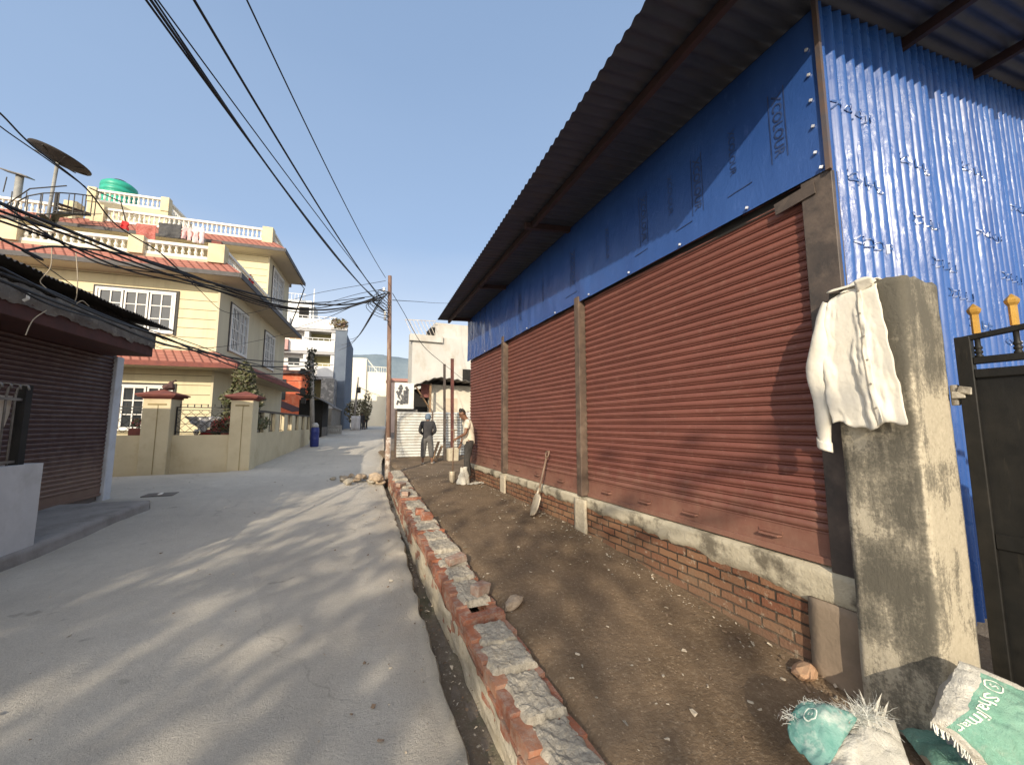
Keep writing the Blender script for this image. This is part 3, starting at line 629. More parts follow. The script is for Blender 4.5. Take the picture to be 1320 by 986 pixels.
# ------------------------------------------------------------------ black gate
gt=thing('metal_gate',(3.3,.3,0),'black sheet metal gate with golden spear points beside the pillar','gate')
GX=3.31
mb=MB(); mb.box(GX,GX+.012,-.9,1.0,.08,1.98); mb.build('gate_panel',GATE,gt)
mb=MB(); mb.box(GX-.02,GX+.03,.985,1.05,.06,2.195); mb.box(GX-.018,GX+.028,-.9,.985,1.95,2.0); mb.box(GX-.018,GX+.028,-.9,.985,.06,.14); mb.box(GX-.016,GX+.026,-.9,.985,2.03,2.07)
mb.bar((GX,1.02,2.18),(GX,-.9,2.39),.035,.03); mb.box(GX-.014,GX-.001,-.9,.985,1.02,1.10); mb.build('gate_frame',GATE,gt,bevel=.004)
for i in range(6):
    y=.962-i*.142; zt=2.185+(1.02-y)*.11
    mb=MB(); mb.lathe([(.012,2.06),(.017,2.068),(.017,2.078),(.011,2.084),(.017,2.092),(.017,2.102),(.011,2.108),(.017,2.116),(.017,2.126),(.012,2.134),(.012,zt)],(GX,y,0),10); mb.build('baluster',GATE,gt,smooth=True)
    mb=MB(); mb.lathe([(.017,zt+.012),(.017,zt+.12),(.026,zt+.135),(.029,zt+.15),(.022,zt+.163),(.003,zt+.185)],(GX,y,0),6); mb.build('spear_point',GOLD,gt)
HINGE=M('hinge_bare_metal',(.5,.46,.38),(.2,.18,.15),14,.6,.4,40,metal=.3)
mb=MB(); mb.tube([(GX+.0,1.075,1.80),(GX+.0,1.075,1.92)],.02,10); mb.obox((GX-.005,1.06,1.86),(.06,.05,.045),(0,0,.2),0,.008); mb.obox((GX-.02,1.03,1.885),(.03,.06,.04),(.2,0,0),0,.008); mb.build('hinge',HINGE,gt,bevel=.004)
# ------------------------------------------------------------------ cement sacks
def sack(name,label,corners,thick,mats,nu=34,nv=28,split=.2,sag=.5,seed=0,parent=None,back=True):
    A,B,C,D=[Vector(c) for c in corners]          # A top-left B bottom-left C bottom-right D top-right
    nrm=(D-A).cross(B-A).normalized(); nrm=-nrm if nrm.dot(Vector((0,0,H))-A)<0 else nrm
    def P(u,v,s=1):                                # u along top edge, v down
        p=A*(1-u)*(1-v)+D*u*(1-v)+B*(1-u)*v+C*u*v
        e=(max(0,4*u*(1-u))**.45)*(max(0,4*v*(1-v))**.45)
        wr=.012*fbm(u*5+seed,v*5,1)+.018*fbm(u*2.2+seed,v*8,4)*e+.006*fbm(u*16,v*14,seed)
        return p+nrm*(s*thick*e*(.5 if s>0 else .55)+wr)+Vector((0,0,.02*fbm(u*3,v*3,seed+2)))
    return P,nrm
cA,cB,cC,cD=atD(1236,851,1.93),atD(1200,930,1.80),atD(1330,1040,1.62),atD(1440,935,1.86)
Pk,nk=sack('sack','',(cA,cB,cC,cD),.22,None,seed=3)
mb=MB(); mb.grid(lambda u,v:Pk(u,v,1),44,36,lambda u,v:0 if u<.07 or v<.08 or v>.97 else 1); mb.grid(lambda u,v:Pk(1-u,v,-1),20,16,0)
rs=mb.build('cement_sack',[SACKW,SACKG],smooth=True); tag(rs,'full green and white cement sack leaning beside the gate with script lettering','sack')
def on_sack(vs,fs,P,u0,v0,su,sv,rot=0,mat=None,par=None,off=.004,name='sack_print',nrm=None):
    mb=MB(); pts=[]
    for a,b in vs:
        x=a*math.cos(rot)-b*math.sin(rot); y=a*math.sin(rot)+b*math.cos(rot)
        pts.append(P(u0+x*su,v0-y*sv)+nrm*off)
    mb.add(pts,fs); mb.build(name,mat,par)
PRINTW=M('white_print',(.72,.74,.66),(.6,.64,.55),14,.7,0)
vs,fs=cut_lettering('Shalimar',.9,.12,2,.006); on_sack(vs,fs,Pk,.165,.645,.15,.205,-PI/2,PRINTW,rs,.004,'sack_lettering',nk)
ring=[];rf_=[]
for i in range(28):
    t=2*PI*i/28; ring+=[(math.cos(t),math.sin(t)),(.84*math.cos(t),.84*math.sin(t))]
    j=(i+1)%28; rf_.append((2*i,2*j,2*j+1,2*i+1))
on_sack(ring,rf_,Pk,.155,.21,.060,.075,0,PRINTW,rs,.004,'sack_emblem',nk)
vs,fs=cut_lettering('S',1.3,.2,2,.03); on_sack(vs,fs,Pk,.155,.21,.052,.066,-PI/2,PRINTW,rs,.004,'sack_emblem',nk)
for (u0,v0) in ((.55,.42),(.60,.50)):
    on_sack([(-1,-.3),(1,-.3),(1,.3),(-1,.3)],[(0,1,2,3)],Pk,u0,v0,.05,.05,-.6,PRINTW,rs,.004,'sack_print',nk)
mb=MB()
for i in range(46):                                # stitched mouth along its lower edge
    u=i/45; p=Pk(u,1.0,1); mb.tube([p,p+Vector((R.uniform(-.012,.012),R.uniform(-.012,.012),-.025-R.random()*.012))],.0028,4)
mb.build('stitching',STRAND,rs)
# flat empty sack under it
qA,qB,qC,qD=Vector((2.66,1.22,.13)),Vector((2.30,1.02,.06)),Vector((2.55,.45,.06)),Vector((2.95,.6,.14))
qA=Vector((2.86,1.30,.04)); qB=Vector((2.60,1.04,.10)); qC=Vector((2.72,.5,.10)); qD=Vector((3.2,.80,.05))
Pq,nq=sack('s','',(qA,qB,qC,qD),.20,None,seed=9)
mb=MB(); mb.grid(lambda u,v:Pq(u,v,1),26,22,lambda u,v:1 if u<.22 or v<.2 else 0); mb.grid(lambda u,v:Pq(1-u,v,-1),14,12,0)
o=mb.build('cement_sack',[SACKW,SACKG],smooth=True); tag(o,'flattened green edged sack pressed on the ground under the full sack','sack')
# torn sack with frayed strands
ts=thing('torn_sack',(2.45,1.35,0),'torn teal and white woven sack with frayed strands sticking up from it','sack')
tp=[atD(1028,905,2.02),atD(1010,945,1.92),atD(1060,1000,1.75),atD(1105,925,1.9)]
def teal(u,v):
    a=tp[0].lerp(tp[3],u);b=tp[1].lerp(tp[2],u); w_=min(1,.35+1.5*math.sqrt(max(0,u)))if u<.25 else 1.0; p=a.lerp(b,.5+(v-.5)*w_)
    return p+Vector((0,0,.05*math.sin(PI*u)*math.sin(PI*min(1,v+.2))+.015*fbm(u*4,v*4)))
mb=MB(); mb.grid(teal,24,20); mb.build('teal_flap',SACKT,ts,smooth=True,solid=.004)
rs_=ring; mb=MB(); mb.add([teal(.36+.13*a,.42+.15*b)+Vector((-.01,-.012,.016)) for a,b in ring],rf_); mb.build('sack_emblem',PRINTW,ts)
vs,fs=cut_lettering('S',1.2,.2,2,.03); mb=MB(); mb.add([teal(.36+.12*b,.42+.14*a)+Vector((-.01,-.012,.016)) for a,b in vs],fs); mb.build('sack_emblem',PRINTW,ts)
wp=[atD(1085,935,1.95),atD(1062,1000,1.72),atD(1180,1010,1.72),atD(1152,925,1.98)]
def whitep(u,v):
    a=wp[0].lerp(wp[3],u);b=wp[1].lerp(wp[2],u); p=a.lerp(b,v); return p+Vector((0,0,.06*math.sin(PI*u)*math.sin(PI*min(1,v+.15))+.022*fbm(u*5,v*5,3)))
mb=MB(); mb.grid(whitep,24,20); mb.build('white_side',SACKW,ts,smooth=True,solid=.004)
vs,fs=cut_lettering('60  KG',.9,.2,2,.02); mb=MB(); mb.add([whitep(.72+.09*a,.40-.12*b)+Vector((-.008,-.01,.014)) for a,b in vs],fs); mb.build('sack_lettering',M('grey_print',(.2,.2,.18),(.3,.3,.27),9,.8,0),ts)
mb=MB(); rr=random.Random(8)
def strand(p,d,l,w):
    q=[p]; c=Vector(d)
    for k in range(5):
        c+=Vector((rr.gauss(0,.22),rr.gauss(0,.22),rr.gauss(-.10,.18))); q.append(q[-1]+c.normalized()*l/5)
    mb.tube(q,[w*(1-.15*k) for k in range(6)],3)
ctr=atD(1100,922,1.95)
for i in range(380):
    u=rr.gauss(0,.5); v=rr.gauss(0,.5); p=whitep(min(1,max(0,.35+.33*u)),min(1,abs(.25*v))); d=Vector((rr.gauss(-.2,.5),rr.gauss(-.1,.5),rr.uniform(.1,1.1)))
    strand(p,d,rr.uniform(.04,.13),rr.uniform(.0009,.0022))
mb.build('frayed_strands',STRAND,ts); mb=MB()
for i in range(180):
    u=rr.random(); p=teal(u,0) if i%2 else teal(0,.5)+Vector((rr.gauss(0,.018),rr.gauss(0,.018),rr.gauss(0,.015))); strand(p,(rr.gauss(-.3,.5),rr.gauss(.1,.5),rr.gauss(.35,.4)),rr.uniform(.015,.04),.0018)
mb.build('frayed_strands',STRAND,ts)
mb=MB()
for k in range(14):
    p=whitep(rr.uniform(.1,.9),rr.uniform(0,.3)); d=Vector((rr.gauss(-.1,.4),rr.gauss(0,.4),1)).normalized(); l=rr.uniform(.06,.13); s=d.cross(Vector((rr.gauss(0,1),rr.gauss(0,1),.2))).normalized()*.007
    mb.add([p-s,p+s,p+d*l*.6+s*.8+Vector((0,0,-.0)),p+d*l],[(0,1,2,3)])
mb.build('torn_ribbon',SACKW,ts)
# ------------------------------------------------------------------ spade leaning on the plinth
sp=thing('spade',(2.75,5.3,.3),'long handled round spade leaning against the plinth under the shutters','shovel')
b0=atX(687,664,2.72); top=atX(706,583,3.01); b0.z=yz(2.72,b0.y)+.01
d=(top-b0).normalized(); sd_=d.cross(Vector((1,0,0))).normalized(); nn=sd_.cross(d)
mb=MB(); mb.tube([b0+d*.30,b0+d*.6,top-d*.06],[.016,.017,.016],8); mb.build('spade_handle',M('spade_handle_wood',(.24,.16,.11),(.16,.11,.08),6,.6,.2,30),sp,smooth=True)
mb=MB(); mb.tube([top-d*.10+sd_*.0,top-d*.05-sd_*.045,top+d*.01-sd_*.045],[.012,.011,.012],6); mb.tube([top-d*.10,top-d*.05+sd_*.045,top+d*.01+sd_*.045],[.012,.011,.012],6); mb.tube([top+d*.01-sd_*.05,top+d*.01+sd_*.05],.013,6); mb.build('spade_grip',M('spade_handle_wood',(.24,.16,.11)),sp,smooth=True)
def blade(u,v):
    l=.34*u; wv=(.02+.095*min(1,u*6)**.5)*(1 if u<.55 else math.sqrt(max(0.0,1-((u-.55)/.45)**2))+.001); x=(v-.5)*2
    return b0+d*(.34-l)+sd_*wv*x+nn*(-.03*(1-x*x)-.02*u*u)
mb=MB(); mb.grid(blade,20,10); mb.tube([b0+d*.24-nn*.025,b0+d*.42],[.014,.02],8); mb.build('spade_blade',STEEL,sp,smooth=True,solid=.004)
# ------------------------------------------------------------------ people
def skin_mesh(name,chains,mat,parent,frame,sub=1,root=0):
    """chains: list of (list of (point, radius), attach) ; attach = index of an existing point or None"""
    vs=[];es=[];rs=[];named={}
    for key,pts,att in chains:
        prev=named.get(att) if att else None
        for k,(p,r) in enumerate(pts):
            vs.append(Vector(p)); rs.append(r); i=len(vs)-1
            if prev is not None: es.append((prev,i))
            prev=i; named[f'{key}{k}']=i
    base=WL[parent.name]
    me=bpy.data.meshes.new(name); me.from_pydata([frame(p)-base for p in vs],es,[])
    bm=bmesh.new(); bm.from_mesh(me); sl=bm.verts.layers.skin.verify(); bm.verts.ensure_lookup_table()
    for v,r in zip(bm.verts,rs):
        v[sl].radius=r if isinstance(r,tuple) else (r,r); v[sl].use_root=(v.index==root)
    bm.to_mesh(me); bm.free()
    o=bpy.data.objects.new(name,me); col.objects.link(o); m=o.modifiers.new('s','SKIN'); m.use_smooth_shade=True
    m2=o.modifiers.new('b','SUBSURF'); m2.levels=sub; m2.render_levels=sub
    dg=bpy.context.evaluated_depsgraph_get(); me2=bpy.data.meshes.new_from_object(o.evaluated_get(dg)); bpy.data.objects.remove(o); bpy.data.meshes.remove(me)
    me2.name=name; me2.materials.clear(); me2.materials.append(mat)
    for p in me2.polygons: p.use_smooth=True; p.material_index=0
    o=bpy.data.objects.new(name,me2); col.objects.link(o); o.parent=parent; WL[o.name]=base; return o
def hand_chains(key,att,wrist,fwd,side,palm_n,curl):
    w=Vector(wrist);f=Vector(fwd).normalized();s=Vector(side).normalized();n=Vector(palm_n).normalized(); out=[]
    pc=w+f*.05; out.append((key+'p',[(pc,.024),(w+f*.085,.020)],att))
    for i,(o,l) in enumerate(((-.030,.070),(-.010,.080),(.011,.076),(.030,.060))):
        b=w+f*.088+s*o; a=curl; d1=(f*math.cos(a*.6)+n*math.sin(a*.6)); d2=(f*math.cos(a*1.6)+n*math.sin(a*1.6))
        out.append((f'{key}f{i}',[(b,.010),(b+d1*l*.5,.0085),(b+d1*l*.5+d2*l*.5,.007)],key+'p1'))
    d=(f*.6-s*.8); out.append((key+'t',[(w+f*.035-s*.03,.012),(w+f*.035-s*.03+d*.03+n*.01,.010),(w+f*.05-s*.05+n*.035,.0085)],key+'p0'))
    return out
SKINM=M('brown_skin',(.22,.115,.07),(.17,.085,.05),8,.55,.1,60)
HAIRM=M('black_hair',(.012,.010,.009),(.03,.025,.02),30,.5,.4,120)
def person(label,pos,head_dir,J,mats,hair=True,hood=False):
    hd=Vector((head_dir[0],head_dir[1],0)).normalized(); lf=Vector((-hd.y,hd.x,0)); p0=Vector(pos)
    fr=lambda p:p0+hd*p[0]+lf*p[1]+Vector((0,0,p[2]))
    t=thing('person',pos,label,'person')
    g=lambda k:Vector(J[k]); up=Vector((0,0,1))
    hdv=g('head'); nk=g('neck'); ax=(hdv-nk).normalized(); fw=Vector(J['face']).normalized(); sd=ax.cross(fw).normalized()
    ch=[('sp',[(g('hip'),(.095,.07)),(g('waist'),(.098,.07)),(g('chest'),(.135,.09)),(nk-ax*.06,.075),(nk,.055),(hdv-ax*.045+fw*.02,.075),(hdv+ax*.03,.092),(hdv+ax*.09-fw*.01,.07)],None)]
    ch.append(('ns',[(hdv-ax*.02+fw*.085,.020),(hdv-ax*.03+fw*.115,.012)],'sp5'))
    ch.append(('ch',[(hdv-ax*.10+fw*.065,.030)],'sp5'))
    for s,k in ((1,'l'),(-1,'r')):
        ch.append((k+'e',[(hdv-ax*.005+sd*s*.088-fw*.01,.020),(hdv+ax*.012+sd*s*.102-fw*.02,.012)],'sp6'))
        ch.append((k+'a',[(g(k+'sh'),.058),(g(k+'el'),.040),((g(k+'el')+g(k+'wr'))/2,.038),(g(k+'wr'),.026)],'sp2'))
        fwd=g(k+'wr')-g(k+'el'); ch+=hand_chains(k+'h',k+'a3',g(k+'wr'),fwd,J.get(k+'hs',(0,1,0)),J.get(k+'hn',(1,0,0)),J.get(k+'cu',.5))
        ch.append((k+'g',[(g(k+'hp'),.066),((g(k+'hp')+g(k+'kn'))/2,.068),(g(k+'kn'),.055),((g(k+'kn')*.6+g(k+'an')*.4),.056),(g(k+'an'),.036)],'sp0'))
        fd=Vector(J[k+'ft']).normalized(); ch.append((k+'o',[(g(k+'an')-up*.045,.036),(g(k+'an')-up*.055+fd*.10,.032),(g(k+'an')-up*.062+fd*.17,.024)],k+'g4'))
    skin_mesh('body',ch,mats['skin'],t,fr,1)
    # clothes
    ch=[('sp',[(g('hip')-up*.09,(.160,.132)),(g('hip')+up*.02,(.158,.128)),(g('waist'),(.15,.118)),(g('chest'),(.172,.125)),(nk-ax*.075,.095)],None)]
    for s,k in ((1,'l'),(-1,'r')):
        fr_=1.0 if J.get('long') else .62
        e=g(k+'sh').lerp(g(k+'el'),1.0 if J.get('long') else .62)
        pts=[(g(k+'sh'),.078),(e,.064 if not J.get('long') else .058)]
        if J.get('long'): pts+=[(g(k+'el').lerp(g(k+'wr'),.5),.052),(g(k+'el').lerp(g(k+'wr'),.95),.040)]
        ch.append((k+'a',pts,'sp3'))
    skin_mesh('jacket' if J.get('long') else 't_shirt',ch,mats['top'],t,fr,2)
    ch=[('sp',[(g('hip')+up*.12,(.138,.108)),(g('hip')+up*.05,(.145,.115)),(g('hip')-up*.03,(.15,.118))],None)]
    lw=J.get('loose',1.0)
    for k in 'lr':
        hem=g(k+'kn').lerp(g(k+'an'),J.get('hem',.93))
        ch.append((k+'g',[(g(k+'hp')-up*.04,.098*lw),((g(k+'hp')+g(k+'kn'))/2,.090*lw),(g(k+'kn'),.076*lw),(g(k+'kn').lerp(hem,.5),.074*lw),(hem,.066*lw)],'sp2'))
    skin_mesh('trousers',ch,mats['bottom'],t,fr,2)
    for k in 'lr':
        fd=Vector(J[k+'ft']).normalized(); a=g(k+'an')
        skin_mesh('shoe',[('s',[(a-up*.045-fd*.03,.046),(a-up*.050+fd*.05,.046),(a-up*.055+fd*.13,.042),(a-up*.062+fd*.19,.032)],None)],mats['shoe'],t,fr,2)
    if hair:
        skin_mesh('hair',[('h',[(hdv-ax*.055-fw*.055,.062),(hdv+ax*.01-fw*.045,.093),(hdv+ax*.07-fw*.01,.104),(hdv+ax*.085+fw*.05,.068)],None),('s',[(hdv+ax*.04+sd*.07-fw*.015,.035)],'h1'),('q',[(hdv+ax*.04-sd*.07-fw*.015,.035)],'h1')],mats['hair'],t,fr,2)
    if hood:
        skin_mesh('hood',[('h',[(nk-fw*.03,.085),(hdv-ax*.03-fw*.015,.105),(hdv+ax*.05-fw*.01,.108),(hdv+ax*.11-fw*.005,.06)],None)],mats['hood'],t,fr,2)
    for s in (1,-1):
        mb=MB(); mb.rock(fr(hdv+ax*.012+sd*s*.034+fw*.079),(.018,.018,.011),3,1,rough=0); mb.build('eye',HAIRM,t,smooth=True)
    return t,fr
TEE=M('cream_tshirt',(.74,.68,.56),(.66,.60,.48),7,.95,.5,14,.03)
TRK=M('dark_trousers',(.035,.032,.030),(.06,.055,.05),7,.95,.5,14,.03)
SHO=M('pale_shoes',(.5,.46,.4),(.36,.32,.27),9,.8,.1)
JK=M('charcoal_hoodie',(.032,.032,.036),(.05,.048,.05),7,.95,.5,14,.03)
GRT=M('grey_work_trousers',(.085,.083,.082),(.13,.125,.12),6,.95,.6,12,.03)
HOODM=M('blue_grey_cap',(.10,.14,.19),(.14,.18,.23),9,.9,.3,30)
PM=(2.80,8.88,yz(2.80,8.88))
face=Vector((-.93,.20,0))
J1=dict(hip=(0,0,.90),waist=(.0,0,1.06),chest=(.03,0,1.25),neck=(.075,0,1.44),head=(.15,0,1.555),face=(.80,0,-.60),
 lsh=(.04,.18,1.37),lel=(.10,.235,1.10),lwr=(.28,.14,1.00),rsh=(.05,-.18,1.36),rel=(.08,-.245,1.09),rwr=(.17,-.16,.86),
 lhs=(0,0,1),lhn=(-.2,-1,0),lcu=1.0,rhs=(1,.2,0),rhn=(0,1,0),rcu=1.0,
 lhp=(-.01,.09,.86),lkn=(.05,.10,.47),lan=(.0,.11,.085),lft=(1,.15,0),rhp=(.0,-.09,.86),rkn=(.02,-.11,.47),ran=(-.04,-.13,.085),rft=(1,-.2,0))
man,fm=person('young man in a cream t-shirt looking down beside the farthest red shutter',PM,face,J1,dict(skin=SKINM,top=TEE,bottom=TRK,shoe=SHO,hair=HAIRM))
ft=thing('spade',fm(Vector((.36,.08,0))),'spade held upright with its blade down by the man in the cream t-shirt','shovel')
q=fm(Vector((.36,.06,0))); q.z=yz(q.x,q.y)
mb=MB(); mb.tube([q+Vector((0,0,.25)),q+Vector((.01,0,.8)),q+Vector((0.02,0,1.18))],.016,8); mb.build('spade_handle',MATS['spade_handle_wood'],ft,smooth=True)
mb=MB(); mb.tube([q+Vector((-.05,.02,1.19)),q+Vector((.09,-.02,1.19))],.014,6); mb.build('spade_grip',MATS['spade_handle_wood'],ft)
mb=MB(); mb.grid(lambda u,v:q+Vector(((v-.5)*.15*(1 if u<.6 else math.sqrt(max(0,1-((u-.6)/.4)**2))+.02)+.0,.02-.04*(1-(2*v-1)**2),.26-.26*u)),12,8); mb.build('spade_blade',STEEL,ft,smooth=True,solid=.004)
PB=(2.67,12.88,yz(2.67,12.88))
J2=dict(hip=(0,0,.86),waist=(.0,0,1.0),chest=(.02,0,1.20),neck=(.06,0,1.38),head=(.10,0,1.50),face=(.95,0,-.25),long=1,loose=1.22,hem=.75,
 lsh=(.02,.18,1.31),lel=(.03,.25,1.04),lwr=(.16,.14,.92),rsh=(.02,-.18,1.31),rel=(.03,-.25,1.04),rwr=(.16,-.13,.92),
 lhs=(0,0,1),lhn=(0,-1,0),lcu=.7,rhs=(0,0,1),rhn=(0,1,0),rcu=.7,
 lhp=(0,.09,.82),lkn=(.03,.12,.45),lan=(-.02,.13,.085),lft=(1,.2,0),rhp=(0,-.09,.82),rkn=(.02,-.12,.45),ran=(.05,-.16,.085),rft=(1,-.25,0))
person('worker in a dark hoodie and blue cap seen from behind by the white fence',PB,(.30,.95),J2,dict(skin=SKINM,top=JK,bottom=GRT,shoe=SHO,hair=HAIRM,hood=HOODM),hair=False,hood=True)
# small white sack at the man's feet
mb=MB(); sp0=atY(597,608,8.65); zc=yz(sp0.x,sp0.y)
mb.grid(lambda u,v:(lambda a,h,r:(sp0.x+r*math.cos(a)*(1+.2*fbm(a,h*3)),sp0.y+r*.8*math.sin(a),zc+h+.03*fbm(math.cos(a)*2,h*6)))(u*2*PI,v*.36,.125*(1-.45*v)*(1+.25*math.sin(u*6*PI+v*3))+.02*fbm(u*5,v*5)),24,14)
o=mb.build('rubble_sack',SACKW,smooth=True); tag(o,'small crumpled white sack standing on the ground at the young man\'s feet','sack')
mb=MB(); mb.grid(lambda u,v:(sp0.x+.05+.42*u,sp0.y-.20+.22*v,yz(sp0.x+.05+.42*u,sp0.y-.2)+.012+.035*abs(fbm(u*5,v*5))),14,10); o=mb.build('plastic_sheet',SACKW,smooth=True); tag(o,'rumpled pale plastic scrap spread under the young man\'s shoes','plastic')
# ------------------------------------------------------------------ white corrugated fence and posts at the end of the yard
FEN=M('white_fence_tin',(.62,.62,.58),(.5,.5,.47),3,.55,.15,20,dirt=(.36,.32,.26),dscale=2)
fe=thing('tin_fence',(3.2,15.1,.5),'white fence of horizontal corrugated tin sheets closing the end of the yard','fence')
for k,(x0,x1,y0,y1,zt) in enumerate(((2.0,3.28,15.02,15.06,2.14),(3.30,4.9,15.1,15.16,2.16))):
    mb=MB(); nz=int((zt-.5)/.105*8)
    mb.grid(lambda u,v:(x0+(x1-x0)*u,y0+(y1-y0)*u-.024*math.sin(2*PI*v*(zt-.5)/.105)+.01*fbm(u*3,v*3,k),.5+(zt-.5)*v),6,nz); mb.build('tin_sheet',FEN,fe,smooth=True)
for x in (1.97,3.29):
    mb=MB(); mb.box(x-.03,x+.03,15.06,15.12,.35,2.2); mb.build('fence_post',POSTM,fe)
for px,pyb,pyt,Y,lab,mt,w_ in ((573,592,470,13.6,'slim dark steel post standing in the yard before the white fence',PLATE,.075),(583,582,463,13.9,'taller rust red steel post on a concrete footing before the white fence',RUSTY,.10)):
    b=atY(px,pyb,Y); t=atY(px,pyt,Y); mb=MB(); mb.bar((b.x,Y,zy(Y)-.1),(t.x,Y,t.z),w_,w_); mb.box(b.x-.09,b.x+.09,Y-.09,Y+.09,zy(Y)-.05,zy(Y)+.012)
    mb.box(t.x-w_*.55,t.x+w_*.55,Y-w_*.55,Y+w_*.55,t.z,t.z+.012); o=mb.build('steel_post',mt); tag(o,lab,'post')
f0=atY(584,592,13.5); mb=MB(); mb.grid(lambda u,v:(f0.x-.19+.38*u,13.42,zy(13.4)-.1+.55*v),2,2); mb=MB()
mb.obox((f0.x,13.62,zy(13.6)+.18),(.38,.36,.5),(0,0,.05),0,.02); o=mb.build('concrete_footing',PLASTER,bevel=.03); tag(o,'rough concrete block footing at the base of the rust red post','footing')
for i,(a,b) in enumerate((((2.95,13.4,.47),(3.25,13.75,1.1)),((3.05,13.3,.47),(3.35,13.7,.95)))):
    mb=MB(); mb.bar(a,b,.09,.03); o=mb.build('plank',WOOD); tag(o,('longer' if i==0 else 'shorter')+' rough wooden plank leaning against the slim dark post','plank')
# ------------------------------------------------------------------ shack behind the fence
WHITEW=M('white_wash',(.66,.62,.52),(.58,.53,.43),2,.92,.3,15,dirt=(.42,.36,.27),dscale=1.2,dpos=(.55,.8))
TIN=M('old_tin',(.12,.115,.11),(.19,.175,.155),3,.6,.3,15,dirt=(.09,.06,.045),metal=.3)
sk=thing('roadside_shack',(4.6,18.5,.6),'small whitewashed shack with a sagging dark tin roof behind the white fence','shack')
mb=MB(); mb.box(3.78,7.2,18.0,21,.3,3.5); mb.build('wall',WHITEW,sk)
mb=MB(); mb.grid(lambda u,v:(2.95+4.6*u,17.1+4*v,interp(u,[(0,3.35),(.10,3.55),(.22,3.75),(.4,3.68),(1,3.45)])+.2*v*0+.03*math.sin(u*80)),90,8); mb.build('roof',TIN,sk,smooth=True,solid=.02)
mb=MB(); mb.box(2.96,3.76,18.3,21,.3,3.3); mb.build('dark_opening',DARK,sk)
mb=MB(); mb.box(3.38,3.765,17.9,17.96,2.9,3.5); mb.build('red_panel',M('faded_red',(.26,.10,.08),(.2,.08,.07),5,.85,.2),sk)
mb=MB(); mb.bar((3.0,17.2,3.35),(3.76,17.5,2.3),.05,.04); mb.bar((3.70,17.5,.6),(3.72,17.5,3.5),.08,.08); mb.build('roof_prop',WOOD,sk)
mb=MB(); mb.box(4.5,5.1,17.985,18.0,1.3,2.9); mb.build('door',M('pale_door',(.6,.5,.38),(.5,.42,.32),3,.8,.2),sk)
bn=thing('poster_board',(2.3,16.3,2.3),'white board with a torn black patterned poster beside the utility pole','board')
a=atY(509,493,16.4);b=atY(533,527,16.4)
mb=MB(); mb.box(a.x,b.x,16.4,16.44,b.z,a.z); mb.build('backing',M('white_board',(.72,.70,.66),(.6,.58,.54),4,.8,.1),bn)
mb=MB(); rr=random.Random(4)
for k in range(15):
    x=rr.uniform(a.x+.08,b.x-.25); z=rr.uniform(b.z+.2,a.z-.12); w_=rr.uniform(.05,.12); h=rr.uniform(.08,.22); mb.obox((x,16.394-.0005*k,z),(w_,.004,h),(0,rr.uniform(-.8,.8),0))
mb.box(b.x-.42,b.x-.22,16.38,16.384,b.z+.2,a.z-.3); mb.build('poster_print',M('poster_black',(.05,.05,.055),(.14,.14,.14),9,.8,0),bn)
mb=MB(); mb.box(a.x+.1,b.x+.2,16.6,16.9,.5,b.z-.02); mb.build('support_base',TIN,bn)
# ------------------------------------------------------------------ pale concrete building behind
CONC=M('pale_render',(.52,.51,.475),(.45,.44,.41),1.2,.92,.3,8,dirt=(.36,.31,.24),dscale=.8,dpos=(.5,.75),stretch=(1,1,.6))
pb=thing('concrete_building',(7,30,0),'tall pale rendered building with a blank wall and roof railing behind the shed','building')
mb=MB(); mb.box(4.45,12,27,28.6,.3,7.75); mb.build('wall',CONC,pb)
mb=MB(); mb.box(6.05,12.1,27.25,28.7,7.75,8.85); mb.build('upper_storey',CONC,pb)
mb=MB(); mb.box(4.25,6.5,26.8,27.3,7.35,7.80); mb.build('roof_edge',CONC,pb)
mb=MB(); mb.box(5.75,6.05,27.3,29,7.75,8.5); mb.build('roof_doorway',DARK,pb)
mb=MB()
for x in [3.9+.27*i for i in range(8)]: mb.bar((x+.0,26.9,8.75),(x+.45,26.9,7.8),.03,.03)
mb.bar((3.9,26.9,8.75),(6.0,26.9,8.85),.04,.04); mb.build('railing',M('rusty_white_rail',(.6,.56,.5),(.4,.33,.27),5,.7,0),pb)
mb=MB(); mb.box(8.0,9.0,26.97,27.0,4.2,5.6); mb.build('window',DARK,pb)
pk=thing('pinkish_house',(4.3,40,1),'low pinkish house glimpsed between the utility pole and the concrete building','house')
mb=MB(); mb.box(4.3,8,38,40,.9,5.7); mb.build('wall',M('pink_wash',(.62,.48,.42),(.55,.42,.36),2,.9,.2),pk)
mb=MB(); mb.box(4.15,8.2,37.8,40.2,5.7,5.95); mb.build('roof_slab',M('pink_roof',(.42,.22,.18),(.36,.2,.17),2,.9,.2),pk)
mb=MB(); mb.box(5.0,6.0,37.96,38.0,2.6,4.2); mb.build('window',DARK,pk)
# ------------------------------------------------------------------ hills
def hz_mat():
    n=N('haze_tinted_forest'); co=n.coord(); c=n.ramp(n.noise(co,.05,8,.65),[(.35,(.15,.195,.23)),(.65,(.20,.245,.275))])  # distance haze is painted into the forest colour as a blue-grey tint
    return n.out(c,1,0,n.noise(co,.2,6,.6),.5,2,.0)
HILL=hz_mat()
mb=MB()
def hl(u,v):
    X=-520+1100*u; Yc=430+160*v; prof=interp(X,[(-520,40),(-150,50),(-60,74),(10,90),(45,95),(75,92),(140,99),(260,82),(580,70)])
    z=-3+(prof+3)*math.sin(min(1,v*1.25)*PI/2)**.9*(1 if v<.85 else 1)+2.2*fbm(X*.02,v*4)+1.1*fbm(X*.09,v*9,3)
    return (X,Yc,z)
mb.grid(hl,160,20); struct(mb,'hill',HILL,smooth=True)
